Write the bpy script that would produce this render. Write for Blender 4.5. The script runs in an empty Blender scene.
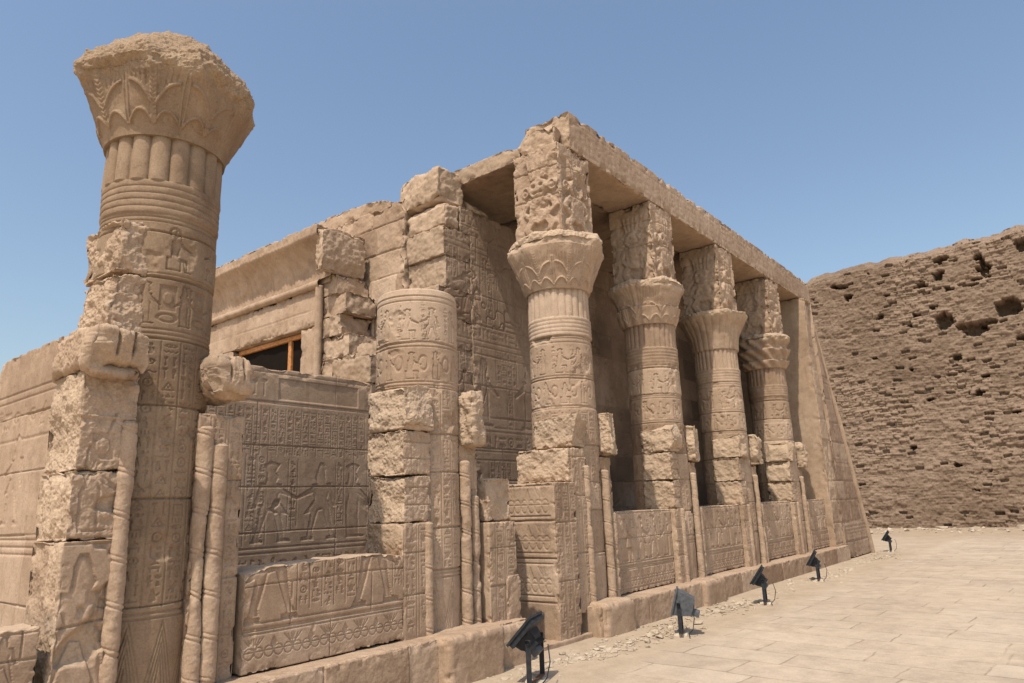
import bpy, math, random
import numpy as np

# ------------------------------------------------------------------ camera, sky, sun, exposure
scene = bpy.context.scene
COL = scene.collection
CAM_R = np.array([[0.62669839, 0.15721861, 0.76323748],     # rows: world x, y, z seen in lens axes
                  [-0.77846817, 0.1705052, 0.60408218],
                  [-0.035163, -0.97273341, 0.22924501]])
from mathutils import Matrix
cam_d = bpy.data.cameras.new("camera")
cam = bpy.data.objects.new("camera", cam_d)
COL.objects.link(cam)
rt, dn, fw = CAM_R[:, 0], CAM_R[:, 1], CAM_R[:, 2]
cam.matrix_world = Matrix(((rt[0], -dn[0], -fw[0], 0), (rt[1], -dn[1], -fw[1], 0),
                           (rt[2], -dn[2], -fw[2], 1.75), (0, 0, 0, 1)))
cam_d.sensor_width = 36.0
cam_d.lens = 701.494 / 1024 * 36
cam_d.clip_end = 3000
cam_d.clip_start = 0.05
scene.camera = cam

SUN_EL = math.radians(61)
SUN_AZ = math.radians(13)          # light travels along +x, drifting towards +y
travel = np.array([math.cos(SUN_AZ) * math.cos(SUN_EL), math.sin(SUN_AZ) * math.cos(SUN_EL), -math.sin(SUN_EL)])
world = bpy.data.worlds.new("World")
scene.world = world
world.use_nodes = True
wn = world.node_tree
sky = wn.nodes.new("ShaderNodeTexSky")
sky.sky_type = 'NISHITA'
sky.sun_disc = False
sky.sun_elevation = SUN_EL
sky.sun_rotation = math.atan2(-travel[0], -travel[1])
sky.altitude = 80
sky.air_density = 1.35
sky.dust_density = 2.4
sky.ozone_density = 1.3
wn.links.new(sky.outputs[0], wn.nodes["Background"].inputs[0])
wn.nodes["Background"].inputs[1].default_value = 0.14
sun_d = bpy.data.lights.new("sun", 'SUN')
sun_d.energy = 3.2
sun_d.angle = math.radians(0.5)
sun_d.color = (1.0, 0.93, 0.83)
sun = bpy.data.objects.new("sun", sun_d)
COL.objects.link(sun)
from mathutils import Vector
sun.rotation_euler = Vector(travel).to_track_quat('-Z', 'Y').to_euler()
sun.location = (0, 0, 30)
scene.view_settings.view_transform = 'Standard'
scene.view_settings.look = 'None'
scene.view_settings.exposure = 0.19
scene.view_settings.gamma = 1.0
scene.view_settings.use_curve_mapping = False
scene.cycles.max_bounces = 6
scene.cycles.diffuse_bounces = 1

rng = np.random.default_rng(7)
random.seed(7)

# ------------------------------------------------------------------ noise
def _hash(ix, iy, iz, seed):
    h = (ix.astype(np.uint32) * np.uint32(374761393)) ^ (iy.astype(np.uint32) * np.uint32(668265263)) ^ \
        (iz.astype(np.uint32) * np.uint32(2147483647 - 58)) ^ np.uint32((seed * 2654435761) & 0xffffffff)
    h = (h ^ (h >> np.uint32(13))) * np.uint32(1274126177)
    h = (h ^ (h >> np.uint32(16))) * np.uint32(2246822519)
    h = h ^ (h >> np.uint32(15))
    return h.astype(np.float32) * np.float32(1.0 / 4294967295.0)

def vnoise(p, seed=0):
    """value noise in -1..1 at points p (N,3)"""
    p = np.asarray(p, np.float32)
    f0 = np.floor(p)
    f = p - f0
    i = f0.astype(np.int64)
    f = f * f * (3 - 2 * f)
    out = 0
    for dx in (0, 1):
        wx = f[:, 0] if dx else 1 - f[:, 0]
        for dy in (0, 1):
            wy = wx * (f[:, 1] if dy else 1 - f[:, 1])
            for dz in (0, 1):
                w = wy * (f[:, 2] if dz else 1 - f[:, 2])
                out = out + w * _hash(i[:, 0] + dx, i[:, 1] + dy, i[:, 2] + dz, seed)
    return out * 2 - 1

def fbm(p, scale, seed=0, octs=4, gain=0.5):
    p = np.asarray(p, np.float32) * scale
    a, s, tot = 1.0, 0, 0
    for k in range(octs):
        s = s + a * vnoise(p + 17.3 * k, seed + k)
        tot += a
        a *= gain
        p = p * 2.03
    return s / tot

def sstep(a, b, x):
    t = np.clip((x - a) / (b - a), 0, 1)
    return t * t * (3 - 2 * t)

# ------------------------------------------------------------------ mesh gathering
class MB:
    def __init__(self):
        self.v, self.f, self.t, self.r, self.n = [], [], [], [], 0
    def add(self, v, f, tint=0.5, fresh=0.0):
        v = np.asarray(v, np.float32).reshape(-1, 3)
        f = np.asarray(f, np.int64)
        if f.shape[1] == 3:
            f = np.concatenate([f, -np.ones((len(f), 1), np.int64) - self.n], 1)
        self.v.append(v)
        self.f.append(f + self.n)
        self.t.append(np.broadcast_to(np.asarray(tint, np.float32), (len(v),)))
        self.r.append(np.broadcast_to(np.asarray(fresh, np.float32), (len(v),)))
        self.n += len(v)
        return self
    def build(self, name, m, parent=None, smooth=True):
        v = np.concatenate(self.v)
        f = np.concatenate(self.f)
        me = bpy.data.meshes.new(name)
        me.vertices.add(len(v))
        me.vertices.foreach_set('co', v.ravel())
        tri = f[:, 3] < 0
        cnt = np.where(tri, 3, 4)
        loops = f.ravel()
        loops = loops[loops >= 0]
        starts = np.concatenate([[0], np.cumsum(cnt)[:-1]])
        me.loops.add(len(loops))
        me.loops.foreach_set('vertex_index', loops.astype(np.int32))
        me.polygons.add(len(f))
        me.polygons.foreach_set('loop_start', starts.astype(np.int32))
        me.polygons.foreach_set('use_smooth', np.full(len(f), smooth))
        me.update(calc_edges=True)
        for nm, arr in (('tint', self.t), ('fresh', self.r)):
            a = me.attributes.new(nm, 'FLOAT', 'POINT')
            a.data.foreach_set('value', np.concatenate(arr).astype(np.float32))
        me.materials.append(m)
        o = bpy.data.objects.new(name, me)
        COL.objects.link(o)
        if parent:
            o.parent = parent
            o.matrix_parent_inverse = Matrix.Translation(parent.location).inverted()
        return o

def gridf(nu, nv):
    i = np.arange((nu - 1) * (nv - 1))
    a = (i // (nv - 1)) * nv + i % (nv - 1)
    return np.stack([a, a + nv, a + nv + 1, a + 1], 1)

def axis(a, b, res):
    n = max(2, int(math.ceil((b - a) / res)) + 1)
    return np.linspace(a, b, n)

def rblock(mb, lo, hi, res=.03, rough=.006, rs=9, er=.02, chip=.03, cw=.08, seed=0, relief=None, tint=.5, fresh=None,
           faces=None, xf=None, warp=0.0, back=.2, octs=4, cuts=None):
    """a stone block: rounded, roughened and chipped; relief[face](a, b) gives (height, tint) on a face named '-x','-y','+z'...
    Faces turned away from the approach ('+x','+y','-z') get the coarse mesh size `back` unless faces says otherwise."""
    lo = np.array(lo, float); hi = np.array(hi, float)
    er = min(er, .49 * float((hi - lo).min()))
    faces = faces or {}
    relief = relief or {}
    frs = fresh or {}
    planes = []
    if cuts:
        rc = np.random.default_rng(seed + 900)
        hc = (hi - lo) / 2
        for _ in range(cuts[0]):
            nn = rc.normal(0, 1, 3); nn[rc.integers(3)] *= .25
            nn = nn / hc ** .5
            nn /= np.linalg.norm(nn)
            if nn[2] < -.75: nn[2] *= -1
            planes.append((nn, float((np.abs(nn) * hc).sum()) - cuts[1] * rc.uniform(.4, 1.0)))
    for ax in range(3):
        for sgn in (-1, 1):
            nm = ('-' if sgn < 0 else '+') + 'xyz'[ax]
            r = faces.get(nm, back if nm in ('+x', '+y', '-z') else res)
            if r is None:
                continue
            ua, va = [k for k in range(3) if k != ax]
            # edge rows are refined so that rounded edges close
            U = axis(lo[ua], hi[ua], r); V = axis(lo[va], hi[va], r)
            ex = np.array([0, er * .3, er])
            U = np.unique(np.round(np.concatenate([lo[ua] + ex, U[(U > lo[ua] + er * 1.2) & (U < hi[ua] - er * 1.2)], hi[ua] - ex]), 5))
            V = np.unique(np.round(np.concatenate([lo[va] + ex, V[(V > lo[va] + er * 1.2) & (V < hi[va] - er * 1.2)], hi[va] - ex]), 5))
            uu, vv = np.meshgrid(U, V, indexing='ij')
            p = np.zeros((uu.size, 3))
            p[:, ua] = uu.ravel(); p[:, va] = vv.ravel()
            p[:, ax] = hi[ax] if sgn > 0 else lo[ax]
            q = np.clip(p, lo + er, hi - er)
            d = p - q
            n = d / np.maximum(np.linalg.norm(d, axis=1, keepdims=True), 1e-9)
            p2 = q + n * er
            cutm = np.zeros(len(p))
            for nn, dd in planes:
                e = (p2 - (lo + hi) / 2) @ nn - dd + .012 * fbm(p, 9, seed + 61, 3)
                p2 = p2 - nn * np.maximum(e, 0)[:, None]
                cutm = np.maximum(cutm, e > .01)
            du = np.minimum(uu - lo[ua], hi[ua] - uu).ravel(); dv = np.minimum(vv - lo[va], hi[va] - vv).ravel()
            de = np.minimum(du, dv)
            disp = -rough * (fbm(p, rs, seed, octs, .58) * 1.2 + .2)
            if r < .06 and rough >= .010:
                disp = disp - rough * .55 * fbm(p, rs * 4.5, seed + 71, 3, .65)
            if chip > 0:
                c = np.maximum(0, fbm(p, 3.1 / max(cw * 6, .25), seed + 40, 3) * 1.6 + .05) * np.exp(-de / cw)
                disp = disp - chip * c * 2.0
            t = np.full(len(p), tint, float)
            fr = np.maximum(np.full(len(p), float(frs.get(nm, 0))), .35 * cutm)
            if cuts and r < .06:
                disp = disp + cutm * (.022 * fbm(p, 6, seed + 63, 5, .68))
            if nm in relief:
                out = relief[nm](uu.ravel(), vv.ravel())
                h, tt = out[0], out[1]
                k = np.clip(de / max(er, .012), 0, 1)
                disp = disp + h * k
                if tt is not None:
                    t = t + tt
                if len(out) > 2:
                    fr = np.maximum(fr, out[2])
            p2 = p2 + n * disp[:, None]
            if warp:
                p2 = p2 + warp * np.stack([vnoise(p * 1.3, seed + 7), vnoise(p * 1.3, seed + 8), vnoise(p * 1.3, seed + 9)], 1)
            if xf is not None:
                p2 = xf(p2)
            f = gridf(len(U), len(V))
            # orient outwards
            flip = (sgn > 0) == (ax == 1)
            if flip:
                f = f[:, ::-1]
            mb.add(p2, f, t, fr)
    return mb

def resample(prof, res):
    prof = np.array(prof, float)
    out = []
    for a, b in zip(prof[:-1], prof[1:]):
        L = np.hypot(*(b - a))
        n = max(1, int(math.ceil(L / res)))
        for k in range(n):
            out.append(a + (b - a) * k / n)
    out.append(prof[-1])
    return np.array(out)

def lathe(mb, cx, cy, prof, res, face_dir, disp=None, fine=1.9, tint=.5, fresh=0.0, rfun=None):
    """turn a profile of (radius, z); phi = 0 faces -y, negative phi faces -x; fine mesh on the half around face_dir"""
    P = resample(prof, res)
    rmax = P[:, 0].max()
    n1 = max(24, int(2 * fine * rmax / res))
    ph = np.concatenate([np.linspace(face_dir - fine, face_dir + fine, n1),
                         np.linspace(face_dir + fine, face_dir - fine + 2 * math.pi, 26)[1:]])
    s = np.arange(len(P))
    pp, ss = np.meshgrid(ph, s, indexing='ij')
    pp = pp.ravel(); ss = ss.ravel()
    r = P[ss, 0].copy(); z = P[ss, 1].copy()
    tg = np.gradient(P, axis=0)
    nr = tg[:, 1]; nz = -tg[:, 0]
    L = np.maximum(np.hypot(nr, nz), 1e-9)
    nr = (nr / L)[ss]; nz = (nz / L)[ss]
    if rfun is not None:
        r = rfun(pp, r, z)
    p0 = np.stack([cx + r * np.sin(pp), cy - r * np.cos(pp), z], 1)
    t = np.full(len(pp), tint, float); fr = np.full(len(pp), fresh, float)
    if disp is not None:
        out = disp(pp, z, p0, r)
        h = out[0]
        if len(out) > 1 and out[1] is not None: t = t + out[1]
        if len(out) > 2 and out[2] is not None: fr = np.clip(fr + out[2], 0, 1)
        r = np.maximum(r + nr * h, 0.0); z = z + nz * h
    p = np.stack([cx + r * np.sin(pp), cy - r * np.cos(pp), z], 1)
    f = gridf(len(ph), len(P))
    mb.add(p, f, t, fr)
    return mb

# ------------------------------------------------------------------ carving: a canvas in metres that holds heights
class Canvas:
    def __init__(self, u0, u1, v0, v1, px=.006):
        self.u0, self.v0, self.px = u0, v0, px
        self.nu = int((u1 - u0) / px) + 2; self.nv = int((v1 - v0) / px) + 2
        self.u1, self.v1 = u1, v1
        self.a = np.zeros((self.nu, self.nv), np.float32)
    def _box(self, ua, ub, va, vb):
        i0 = max(0, int((ua - self.u0) / self.px) - 1); i1 = min(self.nu, int((ub - self.u0) / self.px) + 2)
        j0 = max(0, int((va - self.v0) / self.px) - 1); j1 = min(self.nv, int((vb - self.v0) / self.px) + 2)
        if i1 <= i0 or j1 <= j0:
            return None
        U = self.u0 + self.px * np.arange(i0, i1)[:, None]; V = self.v0 + self.px * np.arange(j0, j1)[None, :]
        return slice(i0, i1), slice(j0, j1), U, V
    def put(self, sl, m, h, mode='set'):
        A = self.a[sl[0], sl[1]]
        if mode == 'add': A += h * m
        elif mode == 'min': np.minimum(A, np.where(m > 0, h * m, A), out=A)
        elif mode == 'max': np.maximum(A, np.where(m > 0, h * m, A), out=A)
        else: A[...] = A * (1 - m) + h * m
    def line(self, u0, v0, u1, v1, w, h, mode='set'):
        b = self._box(min(u0, u1) - w, max(u0, u1) + w, min(v0, v1) - w, max(v0, v1) + w)
        if not b: return
        U, V = b[2], b[3]
        du, dv = u1 - u0, v1 - v0
        t = np.clip(((U - u0) * du + (V - v0) * dv) / max(du * du + dv * dv, 1e-9), 0, 1)
        d = np.hypot(U - u0 - t * du, V - v0 - t * dv)
        self.put(b, np.clip((w / 2 - d) / self.px + .5, 0, 1), h, mode)
    def ellipse(self, cu, cv, ru, rv, h, ring=None, mode='set'):
        b = self._box(cu - ru - .02, cu + ru + .02, cv - rv - .02, cv + rv + .02)
        if not b: return
        d = np.hypot((b[2] - cu) / ru, (b[3] - cv) / rv)
        m = np.clip((1 - d) * min(ru, rv) / self.px + .5, 0, 1)
        if ring:
            m = m * np.clip((d - (1 - ring / min(ru, rv))) * min(ru, rv) / self.px + .5, 0, 1)
        self.put(b, m, h, mode)
    def rect(self, ua, ub, va, vb, h, mode='set'):
        b = self._box(ua, ub, va, vb)
        if not b: return
        m = ((b[2] >= ua) & (b[2] <= ub) & (b[3] >= va) & (b[3] <= vb)).astype(np.float32)
        self.put(b, m, h, mode)
    def mask_poly(self, pts):
        pts = np.array(pts, float)
        b = self._box(pts[:, 0].min(), pts[:, 0].max(), pts[:, 1].min(), pts[:, 1].max())
        if not b: return None
        U, V = b[2], b[3]
        ins = np.zeros(np.broadcast(U, V).shape, bool)
        n = len(pts)
        for k in range(n):
            (x0, y0), (x1, y1) = pts[k], pts[(k + 1) % n]
            if y0 == y1: continue
            c = ((V >= min(y0, y1)) & (V < max(y0, y1)))
            xi = x0 + (V - y0) * (x1 - x0) / (y1 - y0)
            ins ^= c & (U < xi)
        return b, ins.astype(np.float32)
    def poly(self, pts, h, mode='set'):
        r = self.mask_poly(pts)
        if r: self.put(r[0], r[1], h, mode)
    def paste(self, g, ua, ub, va, vb, h, mode='min'):
        b = self._box(ua, ub, va, vb)
        if not b: return
        n, m = g.shape
        x = (b[2] - ua) / (ub - ua) * (n - 1); y = (b[3] - va) / (vb - va) * (m - 1)
        ok = (x >= 0) & (x <= n - 1) & (y >= 0) & (y <= m - 1)
        xi = np.clip(np.round(x).astype(int), 0, n - 1); yi = np.clip(np.round(y).astype(int), 0, m - 1)
        self.put(b, g[xi, yi] * ok, h, mode)
    def blur(self, k=1):
        if k == 1: return self
        a = self.a
        for _ in range(k):
            p = np.pad(a, 1, mode='edge')
            a = (p[:-2, 1:-1] + 2 * p[1:-1, 1:-1] + p[2:, 1:-1]) / 4
            p = np.pad(a, 1, mode='edge')
            a = (p[1:-1, :-2] + 2 * p[1:-1, 1:-1] + p[1:-1, 2:]) / 4
        self.a = a
        return self
    def at(self, u, v):
        x = (np.asarray(u) - self.u0) / self.px; y = (np.asarray(v) - self.v0) / self.px
        ok = (x >= 0) & (x < self.nu - 1) & (y >= 0) & (y < self.nv - 1)
        x = np.clip(x, 0, self.nu - 1.001); y = np.clip(y, 0, self.nv - 1.001)
        i = x.astype(int); j = y.astype(int); fx = x - i; fy = y - j
        a = self.a
        h = (a[i, j] * (1 - fx) + a[i + 1, j] * fx) * (1 - fy) + (a[i, j + 1] * (1 - fx) + a[i + 1, j + 1] * fx) * fy
        return h * ok

def boxblur(m, k):
    p = np.pad(m, k, mode='constant')
    c = np.cumsum(np.pad(p, ((1, 0), (0, 0))), 0)
    m = (c[2 * k + 1:] - c[:-2 * k - 1]) / (2 * k + 1)
    c = np.cumsum(np.pad(m, ((0, 0), (1, 0))), 1)
    return (c[:, 2 * k + 1:] - c[:, :-2 * k - 1]) / (2 * k + 1)

def make_glyph(cmds, asp=1.0):
    n = 40
    c = Canvas(0, asp, 0, 1, 1.0 / n)
    for k in cmds:
        if k[0] == 'l': c.line(*k[1:5], k[5], 1.0)
        elif k[0] == 'd': c.ellipse(k[1], k[2], k[3], k[4], 1.0)
        elif k[0] == 'o': c.ellipse(k[1], k[2], k[3], k[4], 1.0, ring=k[5])
        elif k[0] == 'p': c.poly(k[1], 1.0)
    return np.clip(c.a, 0, 1)

W_ = .09
# square signs, tall signs and wide signs of the kind cut in late temple walls
G_SQ = [make_glyph(g) for g in [
    [('p', [(.15, .45), (.35, .35), (.75, .4), (.95, .2), (.8, .5), (.55, .65), (.42, .85), (.3, .95), (.15, .88), (.28, .78), (.25, .6)]), ('l', .45, .4, .45, .08, .07), ('l', .58, .42, .58, .08, .07), ('l', .35, .06, .7, .06, .07)],
    [('p', [(.1, .5), (.4, .4), (.9, .15), (.75, .5), (.5, .62), (.4, .9), (.22, .95), (.05, .82), (.22, .78), (.2, .62)]), ('l', .4, .42, .38, .05, .07), ('l', .52, .4, .55, .05, .07)],
    [('o', .5, .5, .4, .4, .1), ('d', .5, .5, .12, .12)],
    [('p', [(.3, .05), (.8, .05), (.85, .3), (.6, .35), (.62, .6), (.45, .68), (.3, .6), (.2, .4)]), ('d', .48, .83, .15, .15), ('l', .55, .5, .9, .62, .08)],
    [('p', [(.25, .05), (.75, .05), (.75, .5), (.62, .62), (.38, .62), (.25, .4)]), ('d', .52, .8, .14, .16), ('p', [(.5, .95), (.35, .7), (.3, .5), (.42, .6)]), ('l', .3, .45, .05, .6, .08)],
    [('l', .1, .1, .1, .9, W_), ('l', .1, .9, .9, .9, W_), ('l', .9, .9, .9, .1, W_), ('l', .1, .1, .6, .1, W_)],
    [('o', .5, .55, .42, .25, .09), ('d', .5, .55, .14, .14), ('l', .6, .3, .75, .05, .07)],
    [('d', .5, .45, .3, .4), ('l', .2, .6, .02, .8, .08), ('l', .8, .6, .98, .8, .08), ('l', .25, .2, .05, .05, .08), ('l', .75, .2, .95, .05, .08)],
    [('p', [(.1, .3), (.9, .3), (.9, .45), (.1, .45)]), ('p', [(.15, .6), (.5, .9), (.85, .6)]), ('l', .2, .05, .2, .3, .08), ('l', .8, .05, .8, .3, .08)],
    [('l', .1, .2, .5, .85, .1), ('l', .5, .85, .9, .2, .1), ('l', .1, .2, .9, .2, .1), ('d', .5, .45, .1, .1)],
]]
G_TL = [make_glyph(g, .5) for g in [
    [('p', [(.2, .4), (.2, .95), (.35, 1.0), (.45, .8), (.38, .4)]), ('l', .25, .05, .25, .5, .08)],
    [('o', .25, .78, .14, .2, .08), ('l', .25, .6, .25, .05, .09), ('l', .05, .5, .45, .5, .09)],
    [('l', .25, .05, .25, .8, .09), ('p', [(.1, .8), (.4, .8), (.45, .98), (.05, .98)])],
    [('l', .25, .05, .25, .95, .1)],
    [('l', .2, .05, .2, .9, .08), ('l', .2, .9, .42, .8, .08), ('l', .12, .05, .3, .05, .08)],
    [('p', [(.15, .05), (.35, .05), (.3, .6), (.42, .8), (.3, .98), (.1, .85), (.2, .6)])],
    [('l', .25, .05, .25, .95, .08), ('l', .08, .9, .42, .9, .07), ('l', .08, .78, .42, .78, .07), ('l', .08, .66, .42, .66, .07)],
    [('p', [(.1, .1), (.3, .1), (.32, .5), (.45, .1), (.48, .12), (.4, .65), (.15, .65)]), ('d', .27, .82, .12, .14)],
]]
G_WD = [make_glyph([(k[0],) + tuple(k[1:]) for k in g], 2.6) for g in [
    [('l', .1 + .4 * i, .3 if i % 2 else .7, .1 + .4 * (i + 1), .7 if i % 2 else .3, .16) for i in range(6)],
    [('p', [(.1, .3), (2.5, .3), (2.5, .65), (.1, .65)])],
    [('p', [(.1, .25), (2.5, .25), (2.2, .7), (1.3, .95), (.4, .7)])],
    [('l', .1, .4, .8, .4, .16), ('l', .8, .4, 1.4, .75, .16), ('l', 1.4, .75, 2.0, .4, .16), ('l', 2.0, .4, 2.5, .5, .16), ('d', .2, .65, .2, .2)],
    [('o', 1.3, .5, 1.1, .42, .16), ('d', 1.3, .5, .3, .3)],
    [('p', [(.9, .2), (1.7, .2), (1.65, .6), (1.3, .85), (.95, .6)]), ('d', .4, .45, .2, .25), ('d', 2.2, .45, .2, .25)],
    [('l', .2, .35, .2, .8, .16), ('l', .2, .35, 2.4, .35, .16), ('l', 1.2, .35, 1.2, .8, .14), ('l', 2.4, .35, 2.4, .8, .16)],
    [('l', .3 + .6 * i, .15, .3 + .6 * i, .9, .16) for i in range(4)],
]]

def text_column(c, ua, ub, va, vb, h, r, border=True, gap=.1):
    """signs stacked from the top down between u = ua..ub"""
    W = ub - ua
    if border:
        for u in (ua, ub): c.line(u, va, u, vb, max(.008, c.px * 1.6), h, 'min')
    a, b = ua + W * .12, ub - W * .12
    w = b - a
    y = vb - W * .1
    while y > va + W * .35:
        k = r.integers(0, 7)
        if k <= 1:
            hh = w * .30
            if y - hh < va: break
            c.paste(G_WD[r.integers(len(G_WD))], a, b, y - hh, y, h)
        elif k <= 3:
            hh = w * .72
            if y - hh < va: break
            m = (a + b) / 2
            c.paste(G_TL[r.integers(len(G_TL))], a, m - w * .08, y - hh, y, h)
            if r.random() < .55:
                c.paste(G_TL[r.integers(len(G_TL))], m + w * .08, b, y - hh, y, h)
            else:
                c.paste(G_SQ[r.integers(len(G_SQ))], m + w * .04, b, y - hh * .5, y, h)
                c.paste(G_SQ[r.integers(len(G_SQ))], m + w * .04, b, y - hh, y - hh * .54, h)
        else:
            hh = w * .8
            if y - hh < va: break
            g = G_SQ[r.integers(len(G_SQ))]
            if r.random() < .5: g = g[::-1]
            c.paste(g, a + w * .06, b - w * .06, y - hh, y, h)
        y -= hh + w * gap

def text_row(c, ua, ub, va, vb, h, r):
    H = vb - va
    u = ua + H * .1
    while u < ub - H * .5:
        k = r.integers(0, 3)
        if k == 0:
            w = H * .45; c.paste(G_TL[r.integers(len(G_TL))], u, u + w * .9, va + H * .1, vb - H * .1, h)
        elif k == 1:
            w = H * .8; c.paste(G_SQ[r.integers(len(G_SQ))], u, u + w * .9, va + H * .12, vb - H * .12, h)
        else:
            w = H * .8
            c.paste(G_WD[r.integers(len(G_WD))], u, u + w * .9, va + H * .12, va + H * .42, h)
            c.paste(G_WD[r.integers(len(G_WD))], u, u + w * .9, va + H * .55, va + H * .88, h)
        u += w * 1.05

def figure_polys(kind, r):
    """a striding or seated offering figure facing +u, 1 unit tall; list of outlines"""
    if kind == 'seat':
        P = [[(-.22, 0), (.1, 0), (.1, .28), (-.22, .3)],
             [(-.16, .3), (.24, .3), (.26, .24), (.24, .02), (.34, .0), (.17, 0), (.14, .22), (-.1, .24)],
             [(-.14, .3), (.02, .3), (.1, .62), (.13, .66), (-.14, .68), (-.13, .6)],
             [(.08, .64), (.34, .52), (.35, .48), (.06, .58)]]
        hx, hy = 0.0, .68
    elif kind == 'gown':
        P = [[(-.12, 0), (.16, 0), (.2, .02), (.1, .04), (.09, .3), (.1, .48), (.06, .58), (.12, .72), (-.15, .74), (-.08, .58), (-.13, .46)],
             [(.06, .7), (.3, .5), (.33, .46), (.3, .45), (.04, .6)]]
        hx, hy = -.02, .74
    else:
        P = [[(-.27, 0), (-.1, 0), (-.1, .03), (-.16, .05), (-.02, .42), (-.14, .44), (-.21, .1)],
             [(.1, 0), (.3, 0), (.29, .03), (.21, .05), (.14, .42), (.02, .42), (.12, .1)],
             [(-.16, .4), (.26, .33), (.1, .52), (-.1, .53)],
             [(-.1, .5), (.09, .5), (.15, .72), (-.17, .73)],
             [(.1, .7), (.36, .56), (.38, .52), (.06, .62)],
             [(-.16, .72), (-.1, .7), (-.2, .42), (-.26, .42)]]
        hx, hy = 0.0, .73
    P.append([(hx - .04, hy - .02), (hx + .05, hy - .02), (hx + .1, hy + .06), (hx + .07, hy + .13), (hx - .07, hy + .13), (hx - .09, hy - .05)])
    k = r.integers(3)
    if k == 0: P.append([(hx - .07, hy + .11), (hx + .08, hy + .1), (hx + .06, hy + .18), (hx + .02, hy + .27), (hx - .04, hy + .27), (hx - .07, hy + .18)])
    elif k == 1: P.append([(hx - .05, hy + .12), (hx + .05, hy + .12), (hx + .12, hy + .24), (hx - .02, hy + .27), (hx - .12, hy + .22)])
    else: P += [[(hx - .1, hy + .2), (hx - .06, hy + .12), (hx + .06, hy + .12), (hx + .1, hy + .2), (hx + .0, hy + .27)]]
    return P

def figure(c, u, v0, H, h, r, kind=None, flip=False, clip_top=None):
    kind = kind or ('walk', 'gown', 'walk', 'seat')[r.integers(4)]
    s = -1 if flip else 1
    m = np.zeros_like(c.a)
    for P in figure_polys(kind, r):
        q = [(u + s * x * H, v0 + y * H) for x, y in P]
        k = c.mask_poly(q)
        if k:
            A = m[k[0][0], k[0][1]]
            np.maximum(A, k[1], out=A)
    kb = max(2, int(.05 * H / c.px))
    b = boxblur(m, kb)[:m.shape[0], :m.shape[1]]
    rel = -h * m * (1.25 - .95 * np.clip((b - .45) * 2, 0, 1))
    if clip_top is not None:
        j = int((clip_top - c.v0) / c.px); rel[:, max(j, 0):] = 0
    c.a[...] = np.where(m > 0, rel, c.a)
    return c

def bands(c, ua, ub, zs, h, w=.012):
    for z in zs: c.line(ua, z, ub, z, w, -h, 'min')

def lotus_frieze(c, ua, ub, va, vb, step, h):
    """a band of open papyrus and lotus heads on stems, over looped water plants"""
    H = vb - va
    w = max(.008, c.px * 1.3)
    m = va + H * .42
    u = ua + step / 2
    k = 0
    while u < ub:
        q = step * .5
        if k % 2 == 0:
            c.line(u, m, u - q * .92, vb - H * .05, w, -h); c.line(u, m, u + q * .92, vb - H * .05, w, -h)
            for f in (-.55, -.2, .2, .55): c.line(u + f * q * .35, m + H * .2, u + f * q, vb - H * .08, w * .8, -h)
            c.line(u, m, u, vb - H * .06, w, -h)
        else:
            c.poly([(u, m), (u - q * .34, m + H * .2), (u, vb - H * .04), (u + q * .34, m + H * .2)], -h)
        c.line(u, va + H * .18, u, m, w, -h)
        u += q * 2; k += 1
    u = ua + step * .25
    while u < ub:
        c.ellipse(u, m - H * .12, step * .24, H * .26, -h, ring=w); u += step * .5
    c.rect(ua, ub, m - H * .11, m - H * .02, 0); c.line(ua, m - H * .06, ub, m - H * .06, w, -h)

def chevrons(c, ua, ub, va, vb, step, h):
    """the pointed leaves wrapped round the foot of a papyrus shaft"""
    H = vb - va
    w = max(.007, c.px * 1.3)
    u = ua
    while u < ub:
        for k in range(4):
            q = step * (.5 - .12 * k)
            c.line(u - q, va, u, vb - H * .16 * k, w, -h, 'min')
            c.line(u + q, va, u, vb - H * .16 * k, w, -h, 'min')
        u += step

def courses(u, v, zs, seed, lmin, lmax, gw=.014, gd=.018, wob=.006, amp=.004, tamp=.16):
    """masonry joints: returns (height, tint) for face points (u along, v up)"""
    u = np.asarray(u, float); v = np.asarray(v, float)
    pts = np.stack([u, v, np.zeros_like(u)], 1)
    vw = v + wob * vnoise(pts * 2.0, seed)
    uw = u + wob * vnoise(pts * 2.5, seed + 1)
    zs = np.array(zs, float)
    ci = np.searchsorted(zs, vw)
    h = np.zeros_like(u); t = np.zeros_like(u)
    gap = .5 + .5 * vnoise(pts * 3.0, seed + 2)
    for k in range(len(zs)):
        d = np.abs(vw - zs[k])
        h = np.minimum(h, -gd * np.clip(1.3 - d / (gw * (.35 + .8 * gap)), 0, 1))
    r = np.random.default_rng(seed)
    lo, hi = u.min() - lmax, u.max() + lmax
    for c in range(len(zs) + 1):
        s = ci == c
        xs = [lo - r.random() * lmax]
        while xs[-1] < hi: xs.append(xs[-1] + r.uniform(lmin, lmax))
        xs = np.array(xs)
        off = r.normal(0, amp, len(xs) + 1); tt = r.normal(0, tamp, len(xs) + 1)
        if not s.any(): continue
        bi = np.searchsorted(xs, uw[s])
        d = np.abs(uw[s][:, None] - xs[None, :]).min(1)
        h[s] = np.minimum(h[s] , -gd * np.clip(1.3 - d / (gw * (.3 + .7 * gap[s])), 0, 1)) + off[bi]
        t[s] = tt[bi]
    return h, t

# ------------------------------------------------------------------ materials
def nodes(name):
    m = bpy.data.materials.new(name)
    m.use_nodes = True
    nt = m.node_tree
    b = nt.nodes["Principled BSDF"]
    return m, nt, b

def N(nt, kind, **kw):
    n = nt.nodes.new(kind)
    for k, v in kw.items():
        if k.startswith('i_'):
            n.inputs[k[2:].replace('_', ' ')].default_value = v
        else:
            setattr(n, k, v)
    return n

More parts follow.
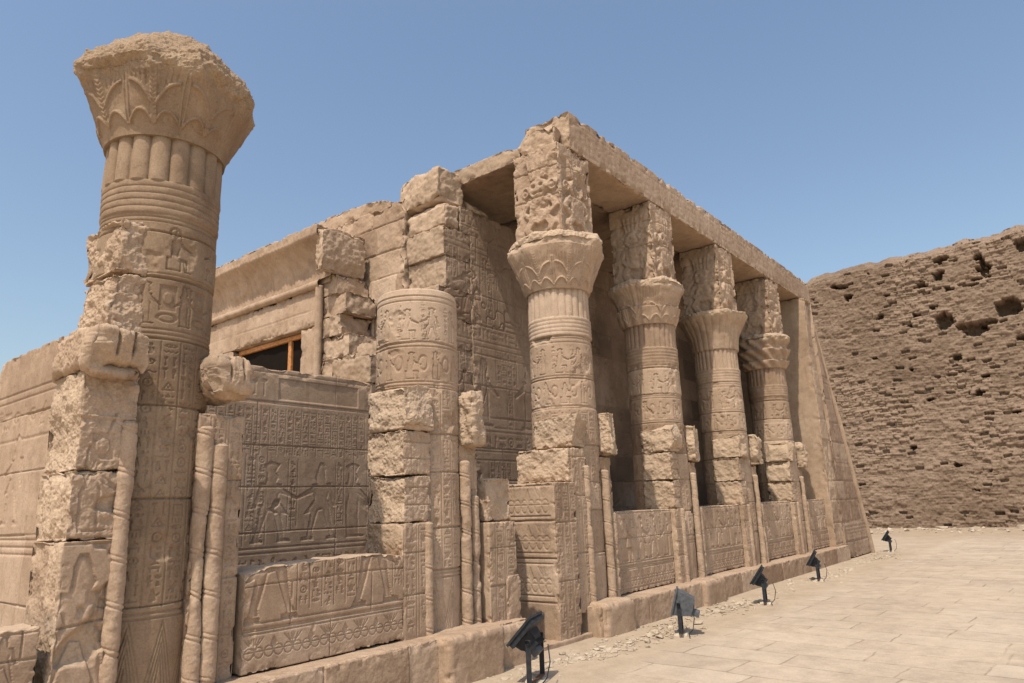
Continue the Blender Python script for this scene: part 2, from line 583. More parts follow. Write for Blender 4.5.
def ramp(nt, src, stops):
    r = nt.nodes.new("ShaderNodeValToRGB")
    e = r.color_ramp.elements
    while len(e) < len(stops): e.new(.5)
    for el, (p, c) in zip(e, stops):
        el.position = p
        el.color = c if len(c) == 4 else (*c, 1)
    nt.links.new(src, r.inputs[0])
    return r

def mixc(nt, fac, a, b, mode='MIX'):
    m = nt.nodes.new("ShaderNodeMix")
    m.data_type = 'RGBA'; m.blend_type = mode
    for sock, val in ((0, fac), (6, a), (7, b)):
        if isinstance(val, bpy.types.NodeSocket): nt.links.new(val, m.inputs[sock])
        elif sock == 0: m.inputs[0].default_value = val
        else: m.inputs[sock].default_value = (*val, 1) if len(val) == 3 else val
    return m.outputs[2]

def noise(nt, vec, scale, detail=4, rough=.55, dist=0):
    n = nt.nodes.new("ShaderNodeTexNoise")
    n.inputs['Scale'].default_value = scale; n.inputs['Detail'].default_value = detail
    n.inputs['Roughness'].default_value = rough; n.inputs['Distortion'].default_value = dist
    nt.links.new(vec, n.inputs['Vector'])
    return n.outputs['Fac']

def math_(nt, op, a, b=None):
    m = nt.nodes.new("ShaderNodeMath"); m.operation = op
    for i, val in enumerate((a, b)):
        if val is None: continue
        if isinstance(val, bpy.types.NodeSocket): nt.links.new(val, m.inputs[i])
        else: m.inputs[i].default_value = val
    return m.outputs[0]

def stone_mat(name, lo, mid, hi, freshc, bump=.35, fine=70, dirt=.5):
    m, nt, b = nodes(name)
    tc = N(nt, "ShaderNodeTexCoord").outputs['Object']
    mp = N(nt, "ShaderNodeMapping"); mp.inputs['Scale'].default_value = (1, 1, .28)
    nt.links.new(tc, mp.inputs[0])
    big = noise(nt, tc, .9, 5, .6)
    med = noise(nt, tc, 5.5, 6, .65)
    fin = noise(nt, tc, fine, 3, .6)
    strk = noise(nt, mp.outputs[0], 4.0, 5, .65, .4)
    tint = N(nt, "ShaderNodeAttribute", attribute_name='tint').outputs['Fac']
    fre = N(nt, "ShaderNodeAttribute", attribute_name='fresh').outputs['Fac']
    s = math_(nt, 'ADD', math_(nt, 'MULTIPLY', big, .40), math_(nt, 'MULTIPLY', med, .35))
    s = math_(nt, 'ADD', s, math_(nt, 'MULTIPLY', strk, .25))
    s = math_(nt, 'ADD', s, math_(nt, 'MULTIPLY', math_(nt, 'SUBTRACT', tint, .5), .5))
    c = ramp(nt, s, [(.30, lo), (.5, mid), (.70, hi)]).outputs[0]
    # broken, unweathered stone is yellower and paler
    c = mixc(nt, math_(nt, 'MULTIPLY', fre, math_(nt, 'ADD', med, .35)), c, freshc)
    # broad grey-brown weather stains with ragged edges, and run-down streaks
    st = ramp(nt, noise(nt, tc, 1.7, 7, .68, .6), [(.54, (0, 0, 0)), (.66, (1, 1, 1))]).outputs[0]
    c = mixc(nt, math_(nt, 'MULTIPLY', st, .34), c, (lo[0] * .72, lo[1] * .74, lo[2] * .80))
    mp2 = N(nt, "ShaderNodeMapping"); mp2.inputs['Scale'].default_value = (1, 1, .09)
    nt.links.new(tc, mp2.inputs[0])
    sk = ramp(nt, noise(nt, mp2.outputs[0], 7.0, 5, .6, .3), [(.55, (0, 0, 0)), (.70, (1, 1, 1))]).outputs[0]
    c = mixc(nt, math_(nt, 'MULTIPLY', sk, .28), c, (lo[0] * .75, lo[1] * .74, lo[2] * .72))
    pl = ramp(nt, noise(nt, tc, 2.6, 6, .6, .4), [(.60, (0, 0, 0)), (.70, (1, 1, 1))]).outputs[0]
    c = mixc(nt, math_(nt, 'MULTIPLY', pl, .35), c, (min(1, hi[0] * 1.06), hi[1] * 1.06, hi[2] * 1.08))
    # dust and brown weathering spots
    sp = ramp(nt, noise(nt, tc, 13, 6, .7, .3), [(.56, (0, 0, 0)), (.72, (1, 1, 1))]).outputs[0]
    c = mixc(nt, math_(nt, 'MULTIPLY', sp, dirt), c, tuple(x * .62 for x in lo))
    g = ramp(nt, fin, [(.25, (.80, .80, .80)), (.75, (1.14, 1.14, 1.14))]).outputs[0]
    c = mixc(nt, 1.0, c, g, 'MULTIPLY')
    soot_shade = N(nt, "ShaderNodeMath", operation='MULTIPLY', use_clamp=True)
    nt.links.new(tint, soot_shade.inputs[0]); soot_shade.inputs[1].default_value = -1.0
    c = mixc(nt, soot_shade.outputs[0], c, (.02, .016, .013))  # negative tint: the soot spot and the painted portico shade
    nt.links.new(c, b.inputs['Base Color'])
    b.inputs['Roughness'].default_value = .93
    b.inputs['Specular IOR Level'].default_value = .12
    vor = N(nt, "ShaderNodeTexVoronoi", i_Scale=34.0)
    nt.links.new(tc, vor.inputs['Vector'])
    pit = ramp(nt, vor.outputs['Distance'], [(.0, (0, 0, 0)), (.28, (1, 1, 1))]).outputs[0]
    hgt = math_(nt, 'ADD', math_(nt, 'MULTIPLY', noise(nt, tc, 38, 8, .75), 1.0), math_(nt, 'MULTIPLY', pit, .22))
    bp = N(nt, "ShaderNodeBump", i_Strength=bump, i_Distance=.012)
    nt.links.new(hgt, bp.inputs['Height'])
    nt.links.new(bp.outputs[0], b.inputs['Normal'])
    return m

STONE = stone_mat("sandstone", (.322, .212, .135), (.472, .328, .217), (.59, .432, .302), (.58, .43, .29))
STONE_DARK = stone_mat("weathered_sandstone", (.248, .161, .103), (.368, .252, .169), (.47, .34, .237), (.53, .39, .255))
PATINA = stone_mat("brown_patinated_sandstone", (.215, .140, .085), (.315, .213, .133), (.41, .29, .188), (.50, .365, .235))
MUD = stone_mat("mud_brick", (.150, .100, .064), (.228, .157, .104), (.30, .212, .145), (.34, .24, .165), bump=.5, fine=20, dirt=.6)

def plain(name, col, rough=.6, metal=0.0, nscale=30, namp=.25, spec=.3):
    m, nt, b = nodes(name)
    tc = N(nt, "ShaderNodeTexCoord").outputs['Object']
    f = noise(nt, tc, nscale, 5, .6)
    c = ramp(nt, f, [(.3, tuple(x * (1 - namp) for x in col)), (.7, tuple(min(1, x * (1 + namp)) for x in col))]).outputs[0]
    nt.links.new(c, b.inputs['Base Color'])
    b.inputs['Roughness'].default_value = rough
    b.inputs['Metallic'].default_value = metal
    b.inputs['Specular IOR Level'].default_value = spec
    return m
METAL = plain("painted_metal", (.026, .028, .032), .6, .0, 24, .45, .3)
METAL_GREY = plain("grey_dusty_metal", (.10, .105, .11), .6, .0, 20, .4, .3)
RUST = plain("rusty_leg", (.16, .085, .05), .8, 0, 30, .4)
GLASS = plain("lamp_glass", (.03, .035, .04), .12, 0, 5, .1, .6)
WOOD = plain("orange_wood", (.55, .235, .075), .6, 0, 18, .35)
DARK = plain("opening_shade", (.016, .011, .008), .9, 0, 5, .1, .05)  # near-black colour for the shade inside the doorway
CHALK = plain("pale_footing", (.55, .46, .34), .9, 0, 20, .2)
PEBBLE = stone_mat("pebble_stone", (.33, .25, .17), (.46, .36, .25), (.56, .45, .33), (.56, .46, .34), bump=.2, fine=60, dirt=.25)

def ground_mat():
    m, nt, b = nodes("sandy_paving")
    tc = N(nt, "ShaderNodeTexCoord").outputs['Object']
    wob = N(nt, "ShaderNodeTexNoise"); wob.inputs['Scale'].default_value = 1.3; wob.inputs['Detail'].default_value = 3
    nt.links.new(tc, wob.inputs['Vector'])
    va = N(nt, "ShaderNodeVectorMath", operation='MULTIPLY_ADD')
    nt.links.new(wob.outputs['Color'], va.inputs[0]); va.inputs[1].default_value = (.16, .16, 0)
    nt.links.new(tc, va.inputs[2])
    mp = N(nt, "ShaderNodeMapping"); mp.inputs['Rotation'].default_value = (0, 0, math.radians(90 + 3))
    nt.links.new(va.outputs[0], mp.inputs[0])
    br = N(nt, "ShaderNodeTexBrick")
    br.offset = .43; br.squash = 1.35; br.squash_frequency = 3
    br.inputs['Scale'].default_value = 1.0
    br.inputs['Brick Width'].default_value = 1.15; br.inputs['Row Height'].default_value = .62
    br.inputs['Mortar Size'].default_value = .014; br.inputs['Mortar Smooth'].default_value = .5
    br.inputs['Color1'].default_value = (.475, .37, .27, 1); br.inputs['Color2'].default_value = (.56, .45, .335, 1)
    br.inputs['Mortar'].default_value = (.34, .255, .175, 1)
    nt.links.new(mp.outputs[0], br.inputs['Vector'])
    big = noise(nt, tc, .35, 5, .6)
    med = noise(nt, tc, 3.2, 6, .7)
    fin = noise(nt, tc, 45, 4, .7)
    # drifted sand hides parts of the joints
    sandm = ramp(nt, math_(nt, 'ADD', math_(nt, 'MULTIPLY', big, .6), math_(nt, 'MULTIPLY', med, .4)), [(.44, (0, 0, 0)), (.60, (1, 1, 1))]).outputs[0]
    c = mixc(nt, math_(nt, 'MULTIPLY', sandm, .85), br.outputs['Color'], (.555, .437, .31))
    # bare sand close to the walls and beyond the paving
    sep = N(nt, "ShaderNodeSeparateXYZ"); nt.links.new(tc, sep.inputs[0])
    yy = math_(nt, 'ADD', sep.outputs['Y'], math_(nt, 'MULTIPLY', med, .9))
    near = ramp(nt, math_(nt, 'SUBTRACT', yy, 4.55), [(0, (0, 0, 0)), (.25, (1, 1, 1))]).outputs[0]
    xx = math_(nt, 'ADD', sep.outputs['X'], math_(nt, 'MULTIPLY', big, 6))
    far = ramp(nt, math_(nt, 'MULTIPLY', math_(nt, 'SUBTRACT', xx, 33), .1), [(0, (0, 0, 0)), (.5, (1, 1, 1))]).outputs[0]
    c = mixc(nt, near, c, (.50, .385, .27))
    c = mixc(nt, math_(nt, 'MULTIPLY', far, .8), c, (.42, .315, .215))
    g = ramp(nt, fin, [(.25, (.86, .86, .86)), (.75, (1.1, 1.1, 1.1))]).outputs[0]
    c = mixc(nt, 1.0, c, g, 'MULTIPLY')
    g2 = ramp(nt, math_(nt, 'ADD', math_(nt, 'MULTIPLY', med, .5), math_(nt, 'MULTIPLY', noise(nt, tc, .9, 6, .7, .8), .5)), [(.36, (.80, .785, .77)), (.62, (1.06, 1.06, 1.06))]).outputs[0]
    c = mixc(nt, 1.0, c, g2, 'MULTIPLY')
    nt.links.new(c, b.inputs['Base Color'])
    b.inputs['Roughness'].default_value = .95; b.inputs['Specular IOR Level'].default_value = .1
    jm = math_(nt, 'MULTIPLY', math_(nt, 'SUBTRACT', 1.0, br.outputs['Fac']), math_(nt, 'SUBTRACT', 1.0, math_(nt, 'MULTIPLY', sandm, .7)))
    jm = math_(nt, 'MULTIPLY', jm, math_(nt, 'SUBTRACT', 1.0, near))
    h = math_(nt, 'ADD', math_(nt, 'MULTIPLY', jm, .9), math_(nt, 'MULTIPLY', noise(nt, tc, 9, 8, .7), .8))
    bp = N(nt, "ShaderNodeBump", i_Strength=.5, i_Distance=.02)
    nt.links.new(h, bp.inputs['Height'])
    nt.links.new(bp.outputs[0], b.inputs['Normal'])
    return m
GROUND = ground_mat()

# ------------------------------------------------------------------ naming
def tag(o, label=None, cat=None, group=None, kind=None):
    if label: o['label'] = label
    if cat: o['category'] = cat
    if group: o['group'] = group
    if kind: o['kind'] = kind
    elif label: o['kind'] = 'thing'
    return o

def thing(name, loc, label, cat, group=None):
    o = bpy.data.objects.new(name, None)
    COL.objects.link(o)
    o.location = loc
    return tag(o, label, cat, group)

def rg(s): return np.random.default_rng(s)
#@@GEOM
YC = 6.2                                   # the line of column axes
XC = [2.72, 5.93, 9.08, 12.2, 15.4, 18.7]
def rs_at(x, y, k=1.0, lo=.007):
    return max(.0048, math.hypot(x, y) / 701.0 * k * .66)

# ================================================================== ground
def big_ground():
    mb = MB()
    xs = np.concatenate([[-900, -300, -100, -30], np.linspace(-10, 50, 61), [80, 200, 500, 1200]])
    ys = np.concatenate([[-900, -300, -100, -40], np.linspace(-20, 20, 41), [40, 100, 300, 900]])
    X, Y = np.meshgrid(xs, ys, indexing='ij')
    p = np.stack([X.ravel(), Y.ravel(), np.zeros(X.size)], 1)
    w = ((np.abs(p[:, 0] - 20) < 31) & (np.abs(p[:, 1]) < 21)).astype(float)
    p[:, 2] = .02 * w * (vnoise(p * .35, 3) - .6)
    mb.add(p, gridf(len(xs), len(ys)))
    return tag(mb.build("ground", GROUND), kind='structure')
big_ground()

# ================================================================== mud-brick enclosure wall
HOLES = [(8.85, 13.3, .95, .22), (8.8, 12.55, .32, .36), (4.1, 13.65, .55, .36), (2.25, 13.45, .40, .62), (.45, 13.6, .45, .6), (2.3, 12.6, .42, .62),
         (4.3, 12.75, .42, .34), (5.1, 12.45, .85, .30), (3.9, 12.0, .3, .22), (1.6, 10.5, .75, .62), (4.35, 10.35, .55, .65), (3.1, 9.7, .75, .50),
         (2.5, 9.95, .6, .26), (3.7, 9.9, .35, .28), (4.1, 8.4, .38, .30), (.1, 10.7, .4, .4), (7.3, 11.2, .22, .22), (1.15, 8.9, .42, .2), (5.5, 6.35, .34, .24),
         (3.4, 6.5, .32, .22), (3.1, 7.25, .4, .14), (6.6, 4.0, .22, .2), (7.9, 8.9, .22, .15), (6.2, 8.0, .3, .12), (5.9, 10.4, .22, .14),
         (2.0, 5.3, .25, .14), (4.9, 3.0, .22, .12), (5.6, 10.9, .3, .16), (4.8, 11.2, .25, .2), (1.0, 4.6, .4, .12), (6.8, 12.3, .3, .12), (2.9, 12.0, .55, .12),
         (2.7, 12.25, .3, .2), (-1.5, 9, .6, .5), (-4, 11, .7, .5), (-7, 6, .5, .3)]
def mud_wall():
    mb = MB()
    X0, TOP = 41.3, 14.45
    ys = np.concatenate([np.arange(-30, -3, .14), np.arange(-3, 13.5, .036), np.arange(13.5, 30, .3)])
    zs = np.concatenate([np.arange(-.4, 14.0, .036), np.linspace(14.0, 1e3, 2)[:1]])
    t = np.linspace(0, 1, len(zs))
    Yg, Tg = np.meshgrid(ys, t, indexing='ij')
    y = Yg.ravel()
    py = np.stack([y, np.zeros_like(y), np.zeros_like(y)], 1)
    top = TOP + .35 * fbm(py, .22, 5, 3) + .22 * fbm(py, 1.7, 6, 3) - .9 * sstep(8.5, 14, y) + .25 * sstep(3, -4, y)
    z = -.4 + Tg.ravel() * (top + .4)
    p = np.stack([np.zeros_like(y), y, z], 1)
    zw = z + .13 * np.sin(y * .22 + .6) + .16 * fbm(p, .5, 11, 3) + .05 * vnoise(p * 2.4, 12)
    ch = .135
    ci = np.floor(zw / ch); cf = zw / ch - ci
    off = _hash(ci.astype(np.int64), np.zeros(len(ci), np.int64), np.zeros(len(ci), np.int64), 3)
    bl = .36
    yy = (y + .05 * vnoise(p * 2.2, 13)) / bl + off
    bi = np.floor(yy); bf = yy - bi
    hb = _hash(bi.astype(np.int64), ci.astype(np.int64), np.zeros(len(ci), np.int64), 8)
    hb2 = _hash(bi.astype(np.int64), ci.astype(np.int64), np.ones(len(ci), np.int64), 9)
    wear = sstep(-.25, .45, fbm(p, .55, 21, 4))           # patches where the bricks have weathered loose
    lw = -.35 + 1.5 * _hash(bi.astype(np.int64), ci.astype(np.int64), np.full(len(ci), 2, np.int64), 10)
    jt = np.maximum(np.maximum(lw, 0) * np.clip(1 - np.minimum(cf, 1 - cf) * ch / .036, 0, 1), .95 * np.clip(1 - np.minimum(bf, 1 - bf) * bl / .034, 0, 1))
    h = .085 * (hb - .5) * (.45 + wear) - (.03 + .06 * wear) * jt + .085 * fbm(p, 5.5, 47, 5, .7)
    h -= np.where(hb2 < .03 + .10 * wear * (fbm(p, .9, 31, 3) > .05), .20, 0) * (jt < .95)
    h += .14 * fbm(p, .45, 41, 4) + .05 * fbm(p, 3.5, 45, 4)
    # horizontal weathering ledges
    led = np.maximum(0, fbm(np.stack([p[:, 0], p[:, 1] * .35, p[:, 2] * 2.2], 1), 1.0, 51, 3) - .22)
    h -= .16 * led
    fr = .2 + .5 * wear
    for hy, hz, a, b in HOLES:
        a, b = a * .66, b * .66
        k = (np.abs(y - hy) < a * 2.2) & (np.abs(z - hz) < b * 2.5)
        if not k.any(): continue
        q = p[k]
        qy = ((bi[k] + .5 - off[k]) * bl); qz = q[:, 2] + (.5 - cf[k]) * ch
        d = np.hypot((.4 * q[:, 1] + .6 * qy - hy) / a, (.3 * q[:, 2] + .7 * qz - hz) / b) + .75 * fbm(q, 1.7, int(hy * 10 + 300), 4) + .35 * (hb[k] - .5)
        h[k] -= (.4 + .8 * min(1, (a + b))) * sstep(1.02, .86, d)
    x = X0 - h + .035 * z
    # the crest crumbles backwards
    x = x + 1.2 * np.maximum(0, Tg.ravel() - .965) / .035 * .5
    v = np.stack([x, y, z], 1)
    tint = .5 + .8 * (hb - .5) * .6 + .3 * fbm(p, .25, 61, 3)
    mb.add(v, gridf(len(ys), len(t))[:, ::-1], tint, fr)
    # the thick top, going back
    dep = np.linspace(0, 1, 14)
    v3 = v.reshape(len(ys), len(t), 3)[:, -1]
    topg = np.stack([np.repeat(v3[:, 0], 14) + np.tile(dep, len(ys)) * 6, np.repeat(v3[:, 1], 14), np.repeat(v3[:, 2], 14) + .0], 1)
    topg[:, 2] += np.tile(dep > 0, len(ys)) * .18 * fbm(topg, 1.2, 71, 3) - np.tile(dep, len(ys)) ** 4 * 14
    mb.add(topg, gridf(len(ys), 14)[:, ::-1], .5, .4)
    return tag(mb.build("mud_brick_wall", MUD), "towering crumbling brown mud-brick wall closing off the far end of the courtyard", "wall")
mud_wall()

def broken_rel(seed, amp=.04):
    def rel(u, v):
        p = np.stack([u, 0 * u + seed, v], 1)
        n = fbm(p, 2.6, seed, 3, .55)
        k = fbm(p, 7.5, seed + 2, 6, .72)
        ridge = 1 - np.abs(fbm(p, 5.5, seed + 5, 4, .6)) * 3
        return amp * (1.0 * n + .60 * k + .18 * np.maximum(ridge, 0)) - amp * .3, .25 * n, .15 + .35 * sstep(-.2, .2, n + .4 * k)
    return rel

# ================================================================== inner walls
def panel_reliefs(c, ua, ub, z0, z1, r, h, regs, colw=.16):
    """registers of figures between text columns, with framing lines"""
    for (za, zb) in regs:
        c.line(ua, za, ub, za, .014, -h * .9, 'min'); c.line(ua, zb, ub, zb, .014, -h * .9, 'min')
        H = zb - za
        u = ua + .06
        if H < .45:
            text_row(c, ua, ub, za + .03, zb - .03, -h, r); continue
        while u < ub - .3:
            n = r.integers(2, 5)
            for k in range(n):
                full = r.random() < .35
                text_column(c, u, u + colw, za + (.03 if full else H * .55), zb - .03, -h, r)
                u += colw
                if u > ub - .3: break
            if u > ub - .45: break
            w = H * .42
            figure(c, u + w * .55, za + .02, H * r.uniform(.78, .92), h * 1.3, r, flip=r.random() < .5)
            u += w * 1.1
    return c

def inner_wall():
    mb = MB()
    r = rg(11)
    c = Canvas(8.2, 22.2, 0, 7.6, .011)
    panel_reliefs(c, 8.3, 22.0, 0, 7.5, r, .009, [(.5, .95), (1.05, 2.55), (2.7, 3.05), (3.12, 4.55), (4.65, 4.95), (5.0, 6.3), (6.4, 6.75), (6.8, 7.3)], .15)
    c.blur(1)
    zj = [.55, 1.1, 1.65, 2.2, 2.75, 3.3, 3.85, 4.4, 4.95, 5.5, 6.05, 6.6, 7.1]
    def rel(u, v):
        h, t = courses(u, v, zj, 21, .8, 1.8, gd=.014, gw=.012, amp=.002, tamp=.10)
        p = np.stack([u, v, 0 * u], 1)
        crack = -.03 * np.clip(1 - np.abs(fbm(p, .9, 77, 4)) / .012, 0, 1) * (fbm(p, .6, 78, 2) > .1)
        sd = np.hypot((u - 13.35) / .5, (v - 5.6) / .42) + .5 * fbm(p, 1.4, 79, 4)
        return h + c.at(u, v) + .006 * fbm(p, 1.5, 22, 4) + crack, t - .45 * sstep(1.3, .0, sd) - 1.0 * sstep(-.35, .45, fbm(p, .55, 83, 5)) * sstep(10.9, 12.6, u + .8 * fbm(p, .8, 84, 4))  # last term paints portico shade into the tint; sd is a soot spot
    def relx(u, v):
        p = np.stack([0 * u, u, v], 1)
        return .05 * fbm(p, 2.6, 33, 5) + .02 * fbm(p, 14, 34, 3, .7), None
    # the great block of the wall, stepping up course by course at its ragged end
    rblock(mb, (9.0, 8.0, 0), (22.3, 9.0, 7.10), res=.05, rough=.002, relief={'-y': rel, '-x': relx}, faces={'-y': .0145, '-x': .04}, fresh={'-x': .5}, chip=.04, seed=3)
    steps = [(8.74, 9.03, 6.60, 7.10), (8.30, 9.02, 6.06, 6.61), (8.36, 9.02, 5.48, 6.07), (8.18, 9.02, 4.93, 5.49), (7.85, 9.02, 4.43, 4.94), (7.2, 9.02, 4.05, 4.44), (6.72, 9.02, 3.62, 4.07), (6.75, 9.02, 0, 3.6)]
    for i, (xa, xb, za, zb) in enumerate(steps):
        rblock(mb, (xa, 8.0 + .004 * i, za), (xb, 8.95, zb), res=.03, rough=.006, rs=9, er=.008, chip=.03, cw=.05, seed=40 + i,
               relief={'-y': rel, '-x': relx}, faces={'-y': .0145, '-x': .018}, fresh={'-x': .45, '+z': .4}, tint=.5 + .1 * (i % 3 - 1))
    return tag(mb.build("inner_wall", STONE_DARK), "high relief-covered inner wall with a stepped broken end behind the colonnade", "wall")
inner_wall()

def court_wall():
    mb = MB(); r = rg(12)
    c = Canvas(2.6, 6.8, 0, 3.7, .006)
    h = .006
    c.rect(5.2, 6.5, 3.22, 3.5, -.012)
    text_row(c, 2.7, 5.1, 3.22, 3.5, -h, r)
    c.line(2.6, 3.16, 6.8, 3.16, .02, -h); c.line(2.6, 3.56, 6.8, 3.56, .016, -h)
    u = 2.8
    while u < 6.6:
        text_column(c, u, u + .12, 2.5, 3.1, -h, r); u += .12
    for i, u in enumerate((3.6, 4.35, 5.15, 5.9, 6.45)):
        figure(c, u, 1.42, 1.0, h * 1.2, r, kind=('walk', 'gown', 'walk', 'walk', 'gown')[i], flip=i % 2 == 1)
        text_column(c, u + .24, u + .38, 1.6, 2.45, -h, r)
    for u in (2.75, 2.95, 4.78, 4.92): text_column(c, u, u + .16, 1.4, 2.5, -h, r)
    bands(c, 2.6, 6.8, (1.36, 1.30, 1.02, .97, .62), h, .018)
    text_row(c, 2.7, 6.7, 1.05, 1.27, -h, r); text_row(c, 2.7, 6.7, .66, .94, -h, r)
    lotus_frieze(c, 2.7, 6.7, .1, .6, .3, h)
    c.blur(1)
    zj = [.5, .98, 1.55, 2.1, 2.62, 3.18]
    def rel(u, v):
        hh, t = courses(u, v, zj, 24, 1.1, 2.0, gd=.012, gw=.010, amp=.0015, tamp=.05)
        p = np.stack([u, v, 0 * u], 1)
        k = fbm(p, 2.1, 27, 4)
        return hh + c.at(u, v) + .004 * fbm(p, 2, 26, 4) - .025 * sstep(.46, .55, k), t
    rblock(mb, (3.25, 8.03, 0), (6.8, 8.85, 3.63), res=.05, rough=.002, relief={'-y': rel}, faces={'-y': .0078}, chip=.03, seed=5)
    return tag(mb.build("court_wall", STONE), "lower brown wall carved with figures and text columns, seen between the first two columns", "wall")
court_wall()

def end_wall():
    mb = MB()
    zj = [.55, 1.1, 1.66, 2.2, 2.72]
    c = Canvas(6.2, 8.6, 0, 3.4, .012)
    for z in (2.95, 2.88, 2.5, 1.62, 1.56, 1.5): c.line(6.2, z, 8.6, z, .015, -.012)
    text_row(c, 6.6, 8.5, 2.55, 2.85, -.008, rg(31))
    figure(c, 7.5, 1.75, .8, .010, rg(32), 'walk'); figure(c, 8.1, .4, 1.0, .010, rg(33), 'gown')
    c.blur(1)
    def rel(u, v):
        h, t = courses(u, v, zj, 29, .7, 1.5, gd=.016, gw=.009, amp=.004, tamp=.12)
        p = np.stack([u, v, 0 * u], 1)
        return h + c.at(u, v) + .010 * fbm(p, 1.6, 26, 4), t
    rblock(mb, (2.2, 6.22, 0), (3.0, 8.30, 3.34), res=.03, rough=.004, relief={'-x': rel}, faces={'-x': .008, '-y': .05}, chip=.03, cw=.05, seed=6)
    return tag(mb.build("end_wall", STONE), "pale sunlit block wall running back to the left from the first column", "wall")
end_wall()

def ashlar_wall():
    mb = MB()
    zj = [4.9, 5.45, 6.0, 6.5, 7.05]
    def rel(u, v):
        h, t = courses(u, v, zj, 37, .6, 1.1, gd=.03, gw=.014, amp=.010, tamp=.22)
        p = np.stack([u, v, 0 * u], 1)
        return h + .015 * fbm(p, 2, 36, 4), t
    rblock(mb, (8.32, 9.03, 0), (9.2, 11.4, 7.45), res=.04, rough=.012, relief={'-x': rel}, faces={'-x': .018}, chip=.08, cw=.1, er=.03, seed=8)
    rblock(mb, (8.36, 11.42, 0), (9.2, 15.0, 7.68), res=.06, rough=.03, relief={'-x': rel}, faces={'-x': .025}, chip=.12, cw=.15, er=.04, seed=9, fresh={'+z': .4})
    rblock(mb, (8.30, 9.6, 7.38), (9.1, 11.9, 7.72), res=.03, rough=.015, rs=7, er=.02, chip=.05, cw=.08, seed=19, fresh={'-x': .3, '+z': .4}, cuts=(8, .2))
    rblock(mb, (9.0, 15.6, 0), (11, 17.4, 7.3), res=.1, rough=.03, chip=.1, seed=10)
    return tag(mb.build("ashlar_wall", STONE), "plain squared-block wall rising behind the doorway with the wooden frame", "wall")
ashlar_wall()

# loose blocks lying on the wall head
def loose(name, lo, hi, label, cat, seed, er=.12, rough=.07, group=None, warp=.1, fresh=.45, res=.022):
    mb = MB()
    rblock(mb, lo, hi, res=res, rough=rough * .35, rs=8, er=er * .7, chip=.05, cw=.08, seed=seed, warp=.0, cuts=(11, .20 if hi[0] - lo[0] > .5 else .12),
           fresh={k: fresh for k in ('-x', '-y', '+z', '-z')}, faces={'-z': .05}, octs=5)
    return tag(mb.build(name, STONE), label, cat, group)
loose("boulder", (8.30, 8.02, 7.13), (8.98, 9.30, 7.83), "big rounded stone block perched highest on the broken inner wall", "stone block", 51, er=.16, rough=.09)
loose("broken_block", (8.34, 8.0, 6.62), (8.73, 9.0, 7.1), "squat broken block jammed beneath the big perched boulder", "stone block", 52, er=.06, rough=.07)
loose("stone_slab", (8.9, 8.02, 7.12), (9.6, 8.8, 7.42), "low flat broken slab tucked under the end of the roof", "stone block", 53, er=.05, rough=.05)
loose("rubble_stone", (7.3, 8.05, 4.46), (7.7, 8.6, 4.78), "small chunk of rubble lying on the ragged wall step above the broken column", "stone block", 54, er=.1, rough=.08)

